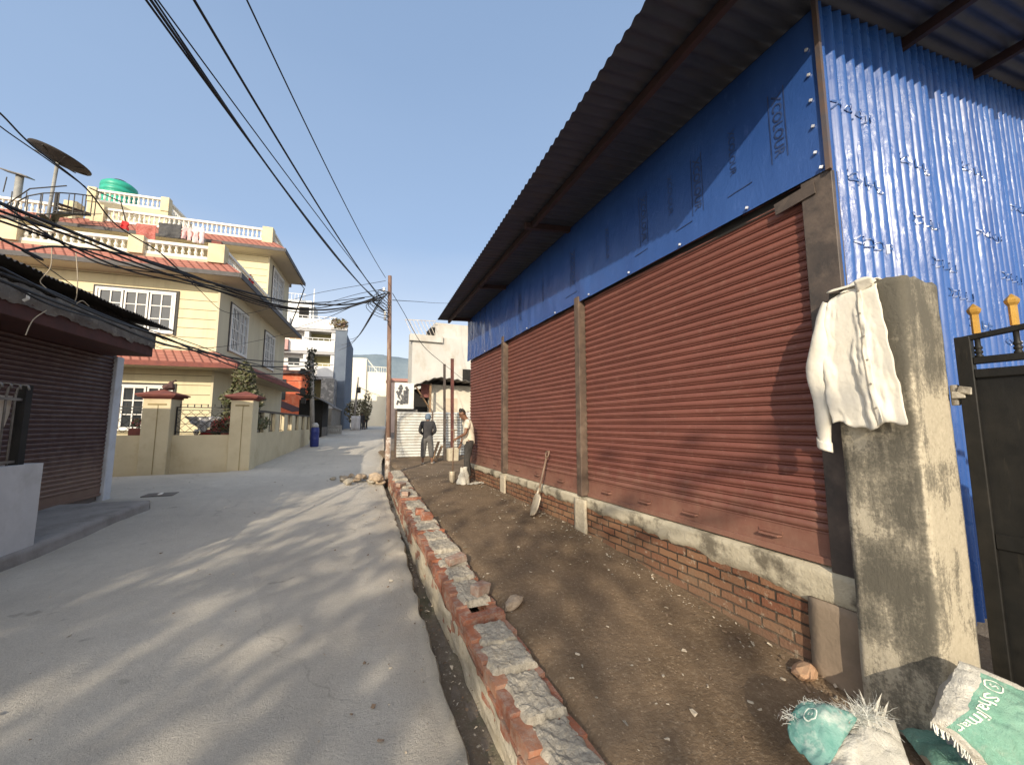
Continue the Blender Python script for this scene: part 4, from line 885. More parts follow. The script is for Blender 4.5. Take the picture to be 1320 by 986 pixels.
# ------------------------------------------------------------------ utility pole
POLE=M('brown_pole_steel',(.20,.12,.085),(.13,.08,.06),4,.7,.3,25,stretch=(4,4,.6),dirt=(.4,.33,.26),dscale=3,dpos=(.55,.75))
up_=thing('utility_pole',(1.24,10.8,.3),'brown steel utility pole hung with tangled cables at the edge of the road','pole')
mb=MB(); mb.tube([(1.24,10.8,.1),(1.20,10.8,2.6),(1.13,10.8,5.68)],[.068,.062,.050],12); mb.build('shaft',POLE,up_,smooth=True)
mb=MB(); mb.tube([(1.236,10.8,.3),(1.228,10.8,1.35)],[.0725,.0705],12); mb.build('pale_band',M('peeling_white',(.55,.5,.44),(.3,.22,.17),7,.85,.4,20,lo=.45,hi=.55),up_,smooth=True)
INS=M('white_insulator',(.8,.78,.74),(.7,.68,.63),6,.4,0)
for z in (5.2,4.55,4.42):
    mb=MB(); mb.bar((1.13,10.72,z),(.85 if z>5 else 1.0,10.70,z+.02),.03,.02); mb.build('bracket',PLATE,up_)
    mb=MB(); mb.lathe([(.012,-.05),(.03,-.045),(.03,-.02),(.02,-.01),(.032,.01),(.032,.035),(.012,.05)],(.98 if z>5 else 1.03,10.70,z+.06),8); mb.build('insulator',INS,up_,smooth=True)
CAB=M('black_cable',(.012,.012,.013),(.02,.02,.022),20,.6,0)
mb=MB(); rr=random.Random(17)
for k in range(7):                                  # loops and splices tied to the pole
    c=Vector((.90-.03*k+.1,10.7,5.05-.07*k)); mb.tube([c+Vector((.17*math.cos(t)*(1+.1*k),.05*math.sin(t*2),.11*math.sin(t)-.25*math.cos(t)*.5)) for t in [2*PI*i/14 for i in range(15)]],.008,5)
mb.tube(catmull([(1.1,10.7,5.2),(.9,10.68,4.95),(.7,10.66,4.9),(.86,10.7,4.78),(1.05,10.7,4.62)]),.02,6); mb.build('cable_coil',CAB,up_,smooth=True)
# ------------------------------------------------------------------ cables
GRP='overhead cables strung between the poles'
def cable(pts,r,label,name='cable',n=10,mat=None,grp=GRP):
    mb=MB(); mb.tube(catmull(pts,n),r,5); o=mb.build(name,mat or CAB,smooth=True); tag(o,label,'cable',grp); return o
def overhead(px0,py0,px1,Y1,r,sag,label,zoff=0):
    a=atY(px0,py0,10.75); b=atY(px1,0,Y1); 
    far=a.lerp(b,2.4); far.z=max(far.z,b.z); T=[k/26 for k in range(27)]
    sg=lambda t:-sag*4*t*(1-t)
    pts=[a.lerp(b,t*1.0)+Vector((0,0,sg(t))) for t in T]; d=(pts[-1]-pts[-3]).normalized()
    pts+=[pts[-1]+d*q for q in (2,5,10,18)]
    mb=MB(); mb.tube(pts,r,6); o=mb.build('cable',CAB,smooth=True); tag(o,label,'cable',GRP)
overhead(478,381,188,3.2,.009,.10,'leftmost of the thick cables running overhead from the utility pole')
overhead(481,383,194,3.2,.011,.16,'cable second from left in the bundle running overhead from the utility pole')
overhead(484,384,199,3.3,.008,.22,'cable third from left in the bundle running overhead from the utility pole')
overhead(487,380,250,3.3,.012,.10,'thick cable in the middle of those running overhead from the utility pole')
overhead(492,384,203,3.6,.007,.05,'thin cable close beside the left overhead bundle')
overhead(497,358,318,3.3,.0075,.12,'single thin cable rightmost overhead from the tip of the utility pole')
def pcable(pts,r,label,ext=0,**k):
    P=[atY(*p) for p in pts]
    if ext: d=(P[-1]-P[-2]).normalized(); P+=[P[-1]+d*ext*.4,P[-1]+d*ext]
    if ext<0: P=P
    cable(P,r,label,**k)
# crossing the road towards the upper left
crossing=[((497,378,10.7),(455,392,10.6),(380,390,10.0),(300,372,8.6),(200,341,7.2),(100,302,6.2),(0,262,5.5),(-150,205,4.8)),
 ((495,382,10.7),(440,397,10.5),(370,398,9.9),(300,380,8.7),(200,348,7.3),(100,308,6.3),(0,272,5.6),(-150,215,4.9)),
 ((492,384,10.7),(430,399,10.4),(365,396,9.8),(290,374,8.6),(180,345,7.2),(90,316,6.2),(0,285,5.6),(-150,235,4.9)),
 ((488,385,10.7),(420,403,10.3),(350,397,9.7),(270,372,8.3),(170,350,7.1),(80,312,6.1),(0,278,5.5),(-150,225,4.8)),
 ((470,384,10.6),(400,398,10.2),(330,386,9.2),(240,352,7.7),(160,328,6.9),(75,318,6.1),(30,322,5.8),(0,308,5.6)),
 ((480,382,10.6),(410,390,10.2),(340,386,9.3),(260,360,8.0),(150,345,7.0),(100,326,6.3),(75,311,6.1),(0,262,5.4))]
for pts,l,r in zip(crossing,('uppermost thick cable crossing from the pole to the upper left','second cable crossing from the pole past the yellow house','third cable crossing from the pole past the yellow house','lower cable crossing from the pole past the yellow house','drooping cable that sags in front of the red tile eave','cable with a kink above the drooping one at left'),(.020,.014,.012,.012,.013,.010)): pcable(pts,r,l,ext=12)
pcable([(-1100,-700,3.0),(-300,-70,4.4),(-60,95,5.5),(0,146,6.2),(42,188,6.8),(110,242,7.6),(150,290,8.3),(205,325,9),(250,362,9.6),(300,372,10)],.011,'twisted wire dropping past the satellite dish to the cable bundle')
pcable([(-1100,-660,3.0),(-300,-50,4.4),(-60,112,5.6),(0,163,6.3),(60,205,7),(110,241,7.6)],.008,'straight wire just below the twisted wire at upper left')
pcable([(0,306,7),(40,330,7.6),(100,372,8.6),(160,410,9.6),(215,440,10.6)],.007,'thin wire slanting down in front of the shop roof')
pcable([(205,325,9),(255,372,10.5),(290,402,12),(330,402,13),(400,380,14),(497,362,10.7)],.007,'slack thin wire passing the corner of the yellow house')
low=[((0,352,6.4),(70,378,7.2),(130,405,8.2),(200,432,9.6),(260,452,11.5),(330,472,14.5),(403,472,20.4)),((0,345,6.4),(80,385,7.3),(150,415,8.5),(215,436,9.9),(270,460,12),(340,482,15),(403,478,20.4)),
 ((0,362,6.4),(60,385,7.0),(120,408,8.0),(200,440,9.6),(265,455,11.7),(335,465,14.7),(403,467,20.4)),((10,366,6.5),(70,395,7.1),(140,416,8.3),(210,444,9.8),(280,457,12.3),(350,474,15.6),(403,484,20.4)),((190,425,9.3),(240,440,10.6),(300,463,13),(350,488,16),(403,492,20.4))]
for i,(pts,l) in enumerate(zip(low,('top cable of the bundle along the shop front','twisting cable woven through the bundle along the shop front','lowest cable of the bundle resting on the shop canopy','frayed cable of the bundle close to the canopy edge','short slack cable below the bundle beyond the shop'))): pcable(pts,(.022,.018,.018,.014,.010)[i],l)
pcable([(197,446,9.6),(225,450,10.5),(300,445,12),(370,430,15),(440,410,20)],.006,'fine line rising to the right in front of the yellow wall')
for a,b,l,r in (((490,387,10.7),(436,452,40),'left wire falling from the pole to the balcony block',.012),((492,388,10.7),(440,445,40),'middle wire falling from the pole to the balcony block',.012),((489,389,10.7),(447,438,40),'right wire falling from the pole to the balcony block',.014)):
    A=atY(*a);B=atY(*b); m=A.lerp(B,.35)-Vector((0,0,.5)); cable([A,m,B],r,l)
pcable([(484,388,10.7),(455,395,13),(415,412,20),(366,428,36)],.012,'cable sagging from the pole to the far white balconies')
pcable([(497,372,10.7),(440,385,14),(380,405,30)],.008,'faint upper wire from the pole towards the far balconies')
pcable([(497,391,10.7),(440,391,15),(375,391,28)],.007,'level wire from the pole behind the yellow house')
pcable([(506,378,10.8),(520,402,11.3),(545,445,12.4),(574,471,13.6)],.009,'drop wire from the pole down to the slim dark post')
pcable([(506,387,10.8),(540,389,16),(575,391,24),(640,392,40)],.010,'thin level wire running right from the pole behind the roof')
pcable([(574,471,13.6),(583,478,13.9),(600,492,16)],.007,'short wire from the two steel posts to the shack')
# ------------------------------------------------------------------ left shop (street frame turned 6 degrees)
def LT(name,p,*a): return thing(name,L2W(p),*a)
def zl(a,b): return zr(L2W((a,b,0))[1])
sp_=LT('corner_shop',(-5.3,8.5,.1),'small shop with a closed maroon roller shutter under a rough concrete canopy','shop')
GREYW=M('grey_white_plaster',(.50,.50,.50),(.43,.43,.43),2.5,.85,.25,12,dirt=(.33,.32,.30),dscale=1.8,dpos=(.5,.8))
SA=-5.26; ST=.31
shutter(sp_,SA-.02,5.2,9.98,ST,3.12,SHUTD,.078,1,L2W,handles=False,barh=.16)
mb=MB(L2W); mb.box(SA-8,SA-.06,3.6,10.16,-.1,3.75); mb.build('wall',SHUTD if False else M('shop_wall',(.2,.17,.15),(.15,.13,.12),2,.9,.3),sp_)  # unseen depth lengthened so its shadow covers the yellow boundary wall
mb=MB(L2W); mb.box(SA-.3,SA+.05,9.99,10.21,-.1,3.06); mb.build('column',M('blue_white_paint',(.55,.57,.60),(.48,.50,.53),3,.8,.2,15,dirt=(.4,.38,.36),dscale=3,dpos=(.55,.8)),sp_,bevel=.01)
MAR=M('maroon_canopy',(.085,.030,.026),(.06,.024,.022),5,.8,.4,15)
mb=MB(L2W); mb.box(-5.4,-4.52,3.6,9.72,3.04,3.30); mb.build('canopy_slab',MAR,sp_,bevel=.01)
mb=MB(L2W); ysc=axis([(3.6,9.74,120)])
mb.grid(lambda u,v:(lambda Y:((-4.50-.03*v+.02*fbm(Y*4,v*3)+.05*math.sin(PI*v)*0),Y,(3.22+.05*fbm(Y*2.5,1)+.03*fbm(Y*9,2))+(.27+.02*fbm(Y*3,5))*v))(ysc[round(u*120)]),120,8)
mb.grid(lambda u,v:(-4.53-.7*v,3.6+6.14*u,3.49+.03*fbm(u*20,v*3)),60,4); mb.grid(lambda u,v:(-4.5-.8*u,9.742,3.22+.27*v),6,3)
mb.build('canopy_mortar',M('dark_mortar',(.20,.175,.145),(.13,.11,.095),4,.95,.8,20,.03,dirt=(.32,.28,.23),dscale=5,dpos=(.55,.7)),sp_,smooth=True)
mb=MB(L2W); nn_=int(7.0/.085*6)
mb.grid(lambda u,v:(-4.42-2.6*v+.05*fbm(u*8,1)*(1-v),3.3+7.0*u,3.70+.5*v+.016*math.sin(2*PI*7.0*u/.085)+.02*fbm(u*9,v)),nn_,5); mb.build('tin_roof',M('black_tin',(.035,.033,.032),(.06,.055,.05),3,.6,.2),sp_,smooth=True)
mb=MB(L2W); mb.box(-6.5,-4.75,4,10.0,3.52,3.66); mb.build('roof_beam',DARK,sp_)
mb=MB(L2W); 
mb.tube([(-4.49,6.6,3.40),(-4.44,6.62,3.36),(-4.44,6.62,3.30),(-4.48,6.62,3.27)],.02,6); mb.build('conduit_stub',INS,sp_)
PALEW=M('pale_wire',(.45,.38,.28),(.35,.3,.22),9,.8,0)
for pts,l in (([(67,318,7.0),(65,345,7.05),(52,362,7.1),(60,372,7.1)],'pale hanging wire end left above the shop canopy'),([(98,325,7.5),(100,360,7.5),(98,385,7.6),(90,398,7.6),(105,388,7.6),(115,395,7.7)],'pale looped wire tied in the middle of the shop canopy'),([(60,400,7.0),(45,410,6.9),(38,420,6.85),(33,432,6.8)],'short pale wire hooked below the canopy edge')):
    pcable(pts,.006,l,mat=PALEW,grp='loose wires on the shop canopy')
mb=MB(L2W)
def stp(u,v):
    b=3.6+5.35*u; a1=-3.98-.02*math.sin(u*9); a=SA+(a1-SA)*min(1,v/.8); z=zl(-4.6,b)+.15 if v<.82 else zl(-4.6,b)+.15-.2*(v-.8)/.2
    return (a+(.012 if v>.9 else 0)+.01*fbm(b*4,v*4),b,z+.008*fbm(b*3,v*4,2)-.02*(v>.78))
mb.grid(stp,60,20); mb.grid(lambda u,v:(SA+1.27*u,8.95+.05*v-.5*0,zl(-4.6,8.95)+.15-.25*v),10,3)
o=mb.build('shop_step',M('step_concrete',(.30,.285,.265),(.24,.225,.21),3,.92,.5,30,dirt=(.18,.165,.15),dscale=2),smooth=True); tag(o,'worn concrete doorstep along the foot of the maroon shop shutter','step')
mb=MB(); c0=Vector(L2W((-4.45,10.35,0))); mb.box(c0.x-.26,c0.x+.26,c0.y-.2,c0.y+.2,zr(c0.y)-.03,zr(c0.y)+.016); o=mb.build('manhole_cover',M('iron_cover',(.10,.09,.085),(.16,.15,.14),9,.7,.4,40),bevel=.008); tag(o,'dark square drain cover set in the road corner near the shop column','drain cover')
mb=MB(); c1=c0+Vector((.02,-.05,0)); mb.rock((c1.x,c1.y,zr(c1.y)+.026),(.15,.09,.025),5,2); o=mb.build('paper_scrap',INS); tag(o,'white scrap of paper on the square drain cover','paper')
# low wall with grille in front of the next plot
lw=LT('low_wall',(-4.1,5,.1),'low grey white plastered wall with curled steel bars on top at the left edge','wall')
mb=MB(L2W); mb.grid(lambda u,v:(-4.0+.006*fbm(u*9,v*3),2.2+4.28*u,-.05+1.27*v),30,10); mb.grid(lambda u,v:(-4.0-.22*v,2.2+4.28*u,1.22),30,2); mb.grid(lambda u,v:(-4.0-.22*v,6.48,-.05+1.27*u),6,3); mb.grid(lambda u,v:(-4.22,2.2+4.28*u,-.05+1.27*v),4,3)
mb.build('wall_body',GREYW,lw)
BAR=M('grey_steel_bar',(.20,.19,.18),(.12,.11,.10),6,.5,.1,metal=.4)
mb=MB(L2W)
for i in range(26):
    b=6.12-.115*i; h=2.12; mb.tube([(-4.10,b,1.2),(-4.10,b,h-.10),(-4.09,b,h-.02),(-4.05,b,h+.03),(-4.0,b,h+.02),(-3.985,b,h-.03)],.011,6)
mb.build('curled_bar',BAR,lw,smooth=True).__setitem__('kind','stuff') if False else mb.build('bar_grille',BAR,lw,smooth=True)
mb=MB(L2W); mb.bar((-4.10,6.2,1.26),(-4.10,2.2,1.26),.03); mb.bar((-4.1,6.2,1.98),(-4.1,2.2,2.0),.03); mb.build('rail',BAR,lw)
mb=MB(L2W); mb.box(-4.14,-4.06,6.2,6.29,1.2,2.16); mb.build('end_post',DARK,lw)
mb=MB(L2W); mb.grid(lambda u,v:(-4.16+.03*math.sin(u*14)*v+.02*fbm(u*4,v*3),2.4+(3.78-.42*v*v)*u,2.02-.80*v),40,16); o=mb.build('tarpaulin',M('dirty_white_tarp',(.55,.47,.36),(.62,.55,.45),3,.85,.3,14),smooth=True); tag(o,'dirty white tarpaulin hung behind the curled bars of the low wall','tarpaulin')
# ------------------------------------------------------------------ yellow boundary wall
YEL=M('cream_yellow_paint',(.62,.535,.36),(.54,.46,.30),1.6,.85,.25,10,dirt=(.40,.31,.17),dscale=1.5,dpos=(.55,.85))
TERR=M('terracotta_cap',(.20,.062,.045),(.14,.045,.038),6,.8,.3,20)
bw=LT('boundary_wall',(-4.0,14.0,.3),'cream yellow boundary wall with terracotta capped piers and black mesh grilles','wall')
IRON=M('black_iron',(.018,.017,.016),(.03,.028,.026),6,.6,0)
mb=MB(L2W); mb.box(-11,-4.0,14.02,14.2,-.1,1.38); mb.build('front_panel',YEL,bw)
mb=MB(L2W); mb.box(-4.08,-3.92,14.2,24.2,-.1,1.42); mb.build('side_panel',YEL,bw)
mb=MB(L2W); mb.box(-4.06,-3.935,14.3,24.2,2.08,2.16); mb.build('top_rail',IRON,bw)
for i in range(7):
    b=15.45+1.42*i; mb=MB(L2W); mb.box(-4.075,-3.925,b,b+.62,1.421,2.08); mb.build('baluster_block',YEL,bw)
for i in range(7):
    b=14.62+1.42*i-.0; mb=MB(L2W); b1=b+.83
    for q in (.1,.38,.66): mb.bar((-4.0,b+q*1.0,1.42),(-4.0,b+q,2.08),.022)
    mb.bar((-4.0,b,1.46),(-4.0,b1,1.46),.022); mb.build('side_grille',IRON,bw)
def cap(name_parent,a,b,w_,z):
    mb=MB(L2W)
    for k,(g,h0,h1) in enumerate(((.02,0,.05),(.10,.05,.09),(.14,.09,.13))): mb.box(a-w_/2-g,a+w_/2+g,b-w_/2-g,b+w_/2+g,z+h0,z+h1+.001)
    g=.14; h=w_/2+g
    mb.add([(a-h,b-h,z+.13),(a+h,b-h,z+.13),(a+h,b+h,z+.13),(a-h,b+h,z+.13),(a,b,z+.29)],[(0,1,4),(1,2,4),(2,3,4),(3,0,4)])
    mb.build('pier_cap',TERR,bw)
for a,b,w_ in ((-6.2,14.12,.66),(-4.14,14.18,.58)):
    mb=MB(L2W); mb.box(a-w_/2,a+w_/2,b-w_/2,b+w_/2,-.1,2.42); mb.build('pier',YEL,bw,bevel=.012)
    mb=MB(L2W); mb.box(a-w_/2+.12,a+w_/2-.1,b-w_/2-.012,b-w_/2+.02,2.24,2.28); mb.bar((a+.03,b-w_/2-.006,.3),(a+.03,b-w_/2-.006,2.24),.012,.012); mb.build('panel_joint',M('joint_shadow',(.3,.23,.11),(.25,.2,.1),4,.9,0),bw)
    cap(bw,a,b,w_,2.42)
for a0,a1 in ((-5.85,-4.47),(-9,-6.55)):
    mb=MB(L2W); mb.bar((a0,14.1,1.46),(a1,14.1,1.46),.03); mb.bar((a0,14.1,2.19),(a1,14.1,2.19),.03); mb.bar((a0,14.1,2.11),(a1,14.1,2.11),.02); mb.bar((a0+.01,14.1,1.38),(a0+.01,14.1,2.2),.03); mb.bar((a1-.01,14.1,1.38),(a1-.01,14.1,2.2),.03)
    k=0; x=a0
    while x<a1-.05: mb.bar((x+.09,14.1,2.19),(x+.09,14.1,2.29),.022); x+=.17
    n_=int((a1-a0)/.12)
    for i in range(-6,n_+6):
        for s in (1,-1):
            x0=a0+i*.12; x1=x0+s*.66; y0,y1=1.46,2.11
            t0=0;t1=1
            dx=x1-x0
            lo_=(a0-x0)/dx;hi_=(a1-x0)/dx; lo_,hi_=min(lo_,hi_),max(lo_,hi_); t0=max(0,lo_);t1=min(1,hi_)
            if t1-t0>.02 and i%2==0: mb.bar((x0+dx*t0,14.1+.006*s,y0+(y1-y0)*t0),(x0+dx*t1,14.1+.006*s,y0+(y1-y0)*t1),.010)
    mb.build('mesh_grille',IRON,bw)
for i,(a,b,l) in enumerate(((-6.45,14.0,'small red planter'),)):
    pass
LEAF=brick_island('leaf_green',(.045,.075,.022),(.085,.105,.03),(.03,.05,.02)); LEAF.node_tree.nodes['Principled BSDF'].inputs['Roughness'].default_value=.6
REDF=brick_island('red_petal',(.35,.02,.03),(.45,.05,.07),(.25,.015,.02))
YLEAF=brick_island('leaf_yellowgreen',(.13,.14,.04),(.09,.12,.035),(.17,.15,.05))
def leaves(mb,c,rad,n,size,rr,mi=0,shape=None):
    for i in range(n):
        while True:
            q=Vector((rr.uniform(-1,1),rr.uniform(-1,1),rr.uniform(-1,1)))
            if q.length<=1 and q.length>.35: break
        p=Vector(c)+Vector((q.x*rad[0],q.y*rad[1],q.z*rad[2])) if not shape else shape(rr)
        a=Vector((rr.gauss(0,1),rr.gauss(0,1),rr.gauss(0,1))).normalized(); b=a.orthogonal().normalized(); s=size*rr.uniform(.6,1.4)
        mb.add([p-a*s,p+b*s*.45,p+a*s,p-b*s*.45],[(0,1,2,3)],mi)
# planter with red flowers on the wall and plants behind the grille
for a,b,z,l,seed in ((-6.75,14.12,1.38,'planter of red flowers on the wall left of the first yellow pier',1),):
    t=LT('flower_planter',(a,b,z),l,'planter'); mb=MB(L2W); mb.box(a-.17,a+.17,b-.09,b+.09,z,z+.2); mb.build('planter_box',TERR,t,bevel=.01)
    mb=MB(L2W); leaves(mb,(a,b,z+.32),(.22,.14,.16),120,.035,random.Random(seed)); mb.build('leaves',LEAF,t); mb=MB(L2W); leaves(mb,(a,b,z+.36),(.2,.12,.14),60,.03,random.Random(seed+1)); mb.build('flowers',REDF,t)
mb=MB(L2W); sx=-6.15
mb.lathe([(.05,2.72),(.11,2.75),(.09,2.85),(.03,2.95)],(-6.05,14.1,0),8); mb.tube([(-6.05,14.1,2.8),(-6.0,14.1,2.95),(-5.93,14.1,2.98)],.03,5); mb.rock((-6.1,14.1,2.78),(.3,.2,.2),3,2); o=mb.build('pier_ornament',M('dark_clay',(.10,.05,.045),(.07,.04,.035),6,.8,.3)); tag(o,'small dark clay ornament sitting on the left pier cap','ornament')
# behind the grille: covered motorcycle and red flowering pots
mc=LT('motorcycle',(-5.2,14.75,.3),'red motorcycle half wrapped in a silver cover behind the mesh grille','motorcycle')
RUB=M('tyre_rubber',(.015,.015,.015),(.025,.025,.025),9,.9,0)
for a in (-5.75,-4.55):
    mb=MB(L2W); pts=[(a+.29*math.cos(t),14.8,.75+.29*math.sin(t)) for t in [2*PI*i/20 for i in range(21)]]; mb.tube(pts,.05,8); wh=mb.build('wheel',RUB,mc,smooth=True)
    mb=MB(L2W); mb.tube([(a,14.74,.75),(a,14.86,.75)],.06,10); [mb.bar((a,14.8,.75),(a+.25*math.cos(t),14.8,.75+.25*math.sin(t)),.015) for t in [2*PI*i/10 for i in range(10)]]; mb.build('hub',BAR,wh)
mb=MB(L2W); mb.tube([(-5.75,14.8,.75),(-5.5,14.8,1.35),(-5.35,14.8,1.55)],.03,6); mb.tube([(-5.5,14.8,1.25),(-4.95,14.8,.85),(-4.55,14.8,.75)],.03,6); mb.tube([(-5.5,14.8,1.3),(-5.0,14.8,1.25),(-4.5,14.8,1.3)],.03,6); mb.build('frame',BAR,mc,smooth=True)
mb=MB(L2W); mb.grid(lambda u,v:(-5.45+.5*u,14.8+.14*math.cos(v*2*PI)*(math.sin(PI*min(1,u+.1))**.5),1.42+.12*math.sin(v*2*PI)*(math.sin(PI*min(1,u+.1))**.5)),12,14); mb.build('fuel_tank',M('red_gloss',(.28,.015,.02),(.22,.012,.018),6,.3,0),mc,smooth=True)
mb=MB(L2W); mb.obox((-4.72,14.8,1.42),(.55,.24,.12),(0,.05,0)); mb.build('saddle',IRON,mc,bevel=.03)
mb=MB(L2W); mb.tube([(-5.38,14.45,1.68),(-5.36,14.8,1.6),(-5.38,15.15,1.68)],.02,6); mb.build('handlebar',BAR,mc)
mb=MB(L2W); mb.lathe([(.02,0),(.09,.03),(.10,.1),(.05,.13)],(-5.52,14.8,1.45),10,(-1,0,0)); mb.build('headlight',INS,mc,smooth=True)
mb=MB(L2W); mb.grid(lambda u,v:(-5.83+1.0*u,14.55+.05*math.sin(u*26)*(.3+v)+.03*fbm(u*5,v*5),1.93-.50*v*(1-abs(2*u-1)*.95)),40,16); o=mb.build('silver_cover',M('silver_sheet',(.45,.45,.46),(.30,.30,.31),5,.35,.5,9,.04,metal=.3),smooth=True); tag(o,'crumpled silver sheet draped behind the mesh grille of the yellow wall','cover')
for a,z0,l,sd in ((-4.95,1.5,'pot of dark red flowers nearer the silver sheet',5),(-4.68,1.62,'pot of pink red flowers next to the corner pier',9)):
    t=LT('flower_pot',(a,14.5,z0-.4),l,'flower pot'); mb=MB(L2W); mb.lathe([(.10,z0-1.2),(.13,z0-.5),(.15,z0-.2)],(a,14.5,0),12); mb.build('pot',TERR,t,smooth=True)
    mb=MB(L2W); leaves(mb,(a,14.5,z0+.05),(.16,.12,.28),160,.045,random.Random(sd)); mb.build('leaves',LEAF,t); mb=MB(L2W); leaves(mb,(a,14.46,z0+.15),(.16,.12,.22),110,.04,random.Random(sd+1)); mb.build('flowers',REDF,t)
# conical shrub behind the corner pier
t=LT('conical_shrub',(-4.55,15.1,.3),'dense conical evergreen shrub rising behind the corner pier','shrub')
def cone(rr):
    z=rr.random()**1.1; r=.72*(1-z)**.6*(.55+.5*rr.random())*(1+.2*math.sin(z*17)); an=rr.uniform(0,2*PI); return Vector((-4.5+r*math.cos(an),15.15+r*math.sin(an),1.55+2.2*z))
mb=MB(L2W); leaves(mb,(0,0,0),(1,1,1),2600,.075,random.Random(31),0,cone); mb.build('crown',LEAF,t); mb=MB(L2W); leaves(mb,(0,0,0),(1,1,1),500,.06,random.Random(32),0,cone); mb.build('light_tips',YLEAF,t); mb=MB(L2W); mb.tube([(-4.5,15.15,.2),(-4.5,15.15,2.8)],[.06,.02],6); mb.build('trunk',WOOD,t)
# ------------------------------------------------------------------ yellow house
def siding():
    n=N('yellow_siding'); co=n.coord(); z=n.sep(co)[2]; fr=n.math('FRACT',n.math('DIVIDE',z,.335)); line=n.math('LESS_THAN',fr,.075)
    c=n.ramp(n.noise(co,1.5,6,.6),[(.3,(.68,.61,.41)),(.7,(.61,.545,.36))]); c=n.mix(n.ramp(n.noise(n.coord((1.5,1.5,.15)),2.5,7,.7),[(.5,0.),(.75,.45)]),c,(.40,.34,.22)); c=n.mix(line,c,(.26,.21,.13))
    h=n.math('SUBTRACT',fr,n.math('MULTIPLY',line,.9)); return n.out(c,.8,0,h,.5,.03,.3)
SID=siding()
YELS=M('yellow_plain_shaded',(.58,.52,.37),(.52,.46,.33),1.4,.88,.2,9,stretch=(1,1,.25),dirt=(.40,.35,.25),dscale=1.3,dpos=(.55,.8))  # plain side walls, greyed to put that side's shade into the colour
SOF=M('cream_soffit',(.50,.44,.33),(.45,.40,.30),1.5,.9,.1)
def tile_mat():
    n=N('red_tile'); s=n.sep(n.coord((1,1,1),rot=(0,0,0))); fr=n.math('FRACT',n.math('DIVIDE',n.math('ADD',s[0],n.math('MULTIPLY',s[2],.9)),.24)); ln=n.ramp(fr,[(0,0.),(.12,1.),(.8,1.),(1,.2)])
    c=n.ramp(n.noise(n.coord(),3,6,.7),[(.3,(.30,.115,.085)),(.7,(.37,.165,.125))]); c=n.mix(ln,(.13,.04,.03),c)
    fz=n.math('FRACT',n.math('DIVIDE',s[2],.13)); c=n.mix(n.math('LESS_THAN',fz,.12),c,(.2,.06,.045))
    return n.out(c,.8,0,n.math('ADD',ln,fz),.7,.04,.3)
TILE=tile_mat()
BALW=M('white_baluster',(.78,.75,.68),(.70,.66,.58),3,.8,.1)
WFR=M('white_window_frame',(.74,.73,.70),(.68,.66,.62),3,.6,0)
GLS=M('dark_glass',(.02,.025,.03),(.05,.055,.06),2,.08,0,spec=.8)
HG=.35
yh=LT('yellow_house',(-9,20,HG),'three storey yellow house with red tile skirts and white balustraded terraces','house')
def hp(name,fn,mat,**k):
    mb=MB(L2W); fn(mb); return mb.build(name,mat,yh,**k)
hp('ground_floor_wall',lambda m:m.box(-17,-5.85,16.4,26,HG-.2,3.9),SID)
hp('ground_side_wall',lambda m:m.box(-5.87,-5.80,16.38,26,HG-.2,3.9),YELS)
hp('first_floor_wall',lambda m:m.box(-17,-5.85,16.4,26,3.9,7.1),SID)
hp('first_side_wall',lambda m:m.box(-5.87,-5.80,16.38,26,3.9,7.1),YELS)
hp('second_floor_wall',lambda m:m.box(-17,-5.85,22,26.2,7.1,10.2),SID)
hp('second_side_wall',lambda m:m.box(-5.87,-5.80,21.98,26.2,7.1,10.2),YELS)
def skirt(m,a0,a1,b0,b1,over,z0,z1,inn=.0,part='tile'):
    # tiled skirt along front (b0) and right (a1) sides
    A=(a0,b0-over,z0);B=(a1+over,b0-over,z0);C=(a1+inn,b0-inn,z1);D=(a0,b0-inn,z1);E_=(a1+over,b1,z0);F_=(a1+inn,b1,z1)
    if part=='tile':
        n=40
        m.grid(lambda u,v:tuple(Vector(A).lerp(B,u).lerp(Vector(D).lerp(C,u),v)),n,4); m.grid(lambda u,v:tuple(Vector(B).lerp(E_,u).lerp(Vector(C).lerp(F_,u),v)),n,4)
    else:
        t=.14
        m.box(a0,a1+over-.02,b0-over+.02,b0+.2,z0-t,z0-.01); m.box(a1-.2,a1+over-.021,b0+.2,b1,z0-t+.002,z0-.012)
DKE=M('dark_eave_edge',(.09,.085,.085),(.06,.055,.055),5,.7,0)
for (nm,b0,b1,over,z0,z1,inn,a1) in (('porch',16.4,26,.95,3.72,4.25,0,-5.8),('first',16.4,26,.85,6.93,7.50,.15,-5.8),('second',22,26.2,.85,10.28,10.85,.15,-5.8)):
    hp(nm+'_tile_skirt',lambda m:skirt(m,-17,a1,b0,b1,over,z0,z1,inn),TILE)
    hp(nm+'_soffit',lambda m:skirt(m,-17,a1,b0,b1,over,z0,z1,inn,'s'),SOF)
    hp(nm+'_eave_edge',lambda m:(m.box(a1+over-.02,a1+over+.02,b0-over,b1+.1,z0-.17,z0+.03),m.box(-17,a1+over-.03,b0-over-.015,b0-over+.018,z0-.15,z0+.0)),DKE if nm!='porch' else TERR)
def balustrade(a0,b0,a1,b1,z0,h,name='balustrade',pitch=.19):
    mb=MB(L2W); A=Vector((a0,b0,z0));B=Vector((a1,b1,z0)); L=(B-A).length; d=(B-A)/L; n=int(L/pitch)
    mb.bar(A+Vector((0,0,.05)),B+Vector((0,0,.05)),.16,.10); mb.bar(A+Vector((0,0,h-.05)),B+Vector((0,0,h-.05)),.18,.10)
    for i in range(n):
        c=A+d*(pitch*(i+.5)); mb.lathe([(.055,.10),(.03,.15),(.062,.10+(h-.2)*.42),(.028,.10+(h-.2)*.72),(.055,h-.10)],c,6)
    return mb.build(name,BALW,yh,smooth=False)
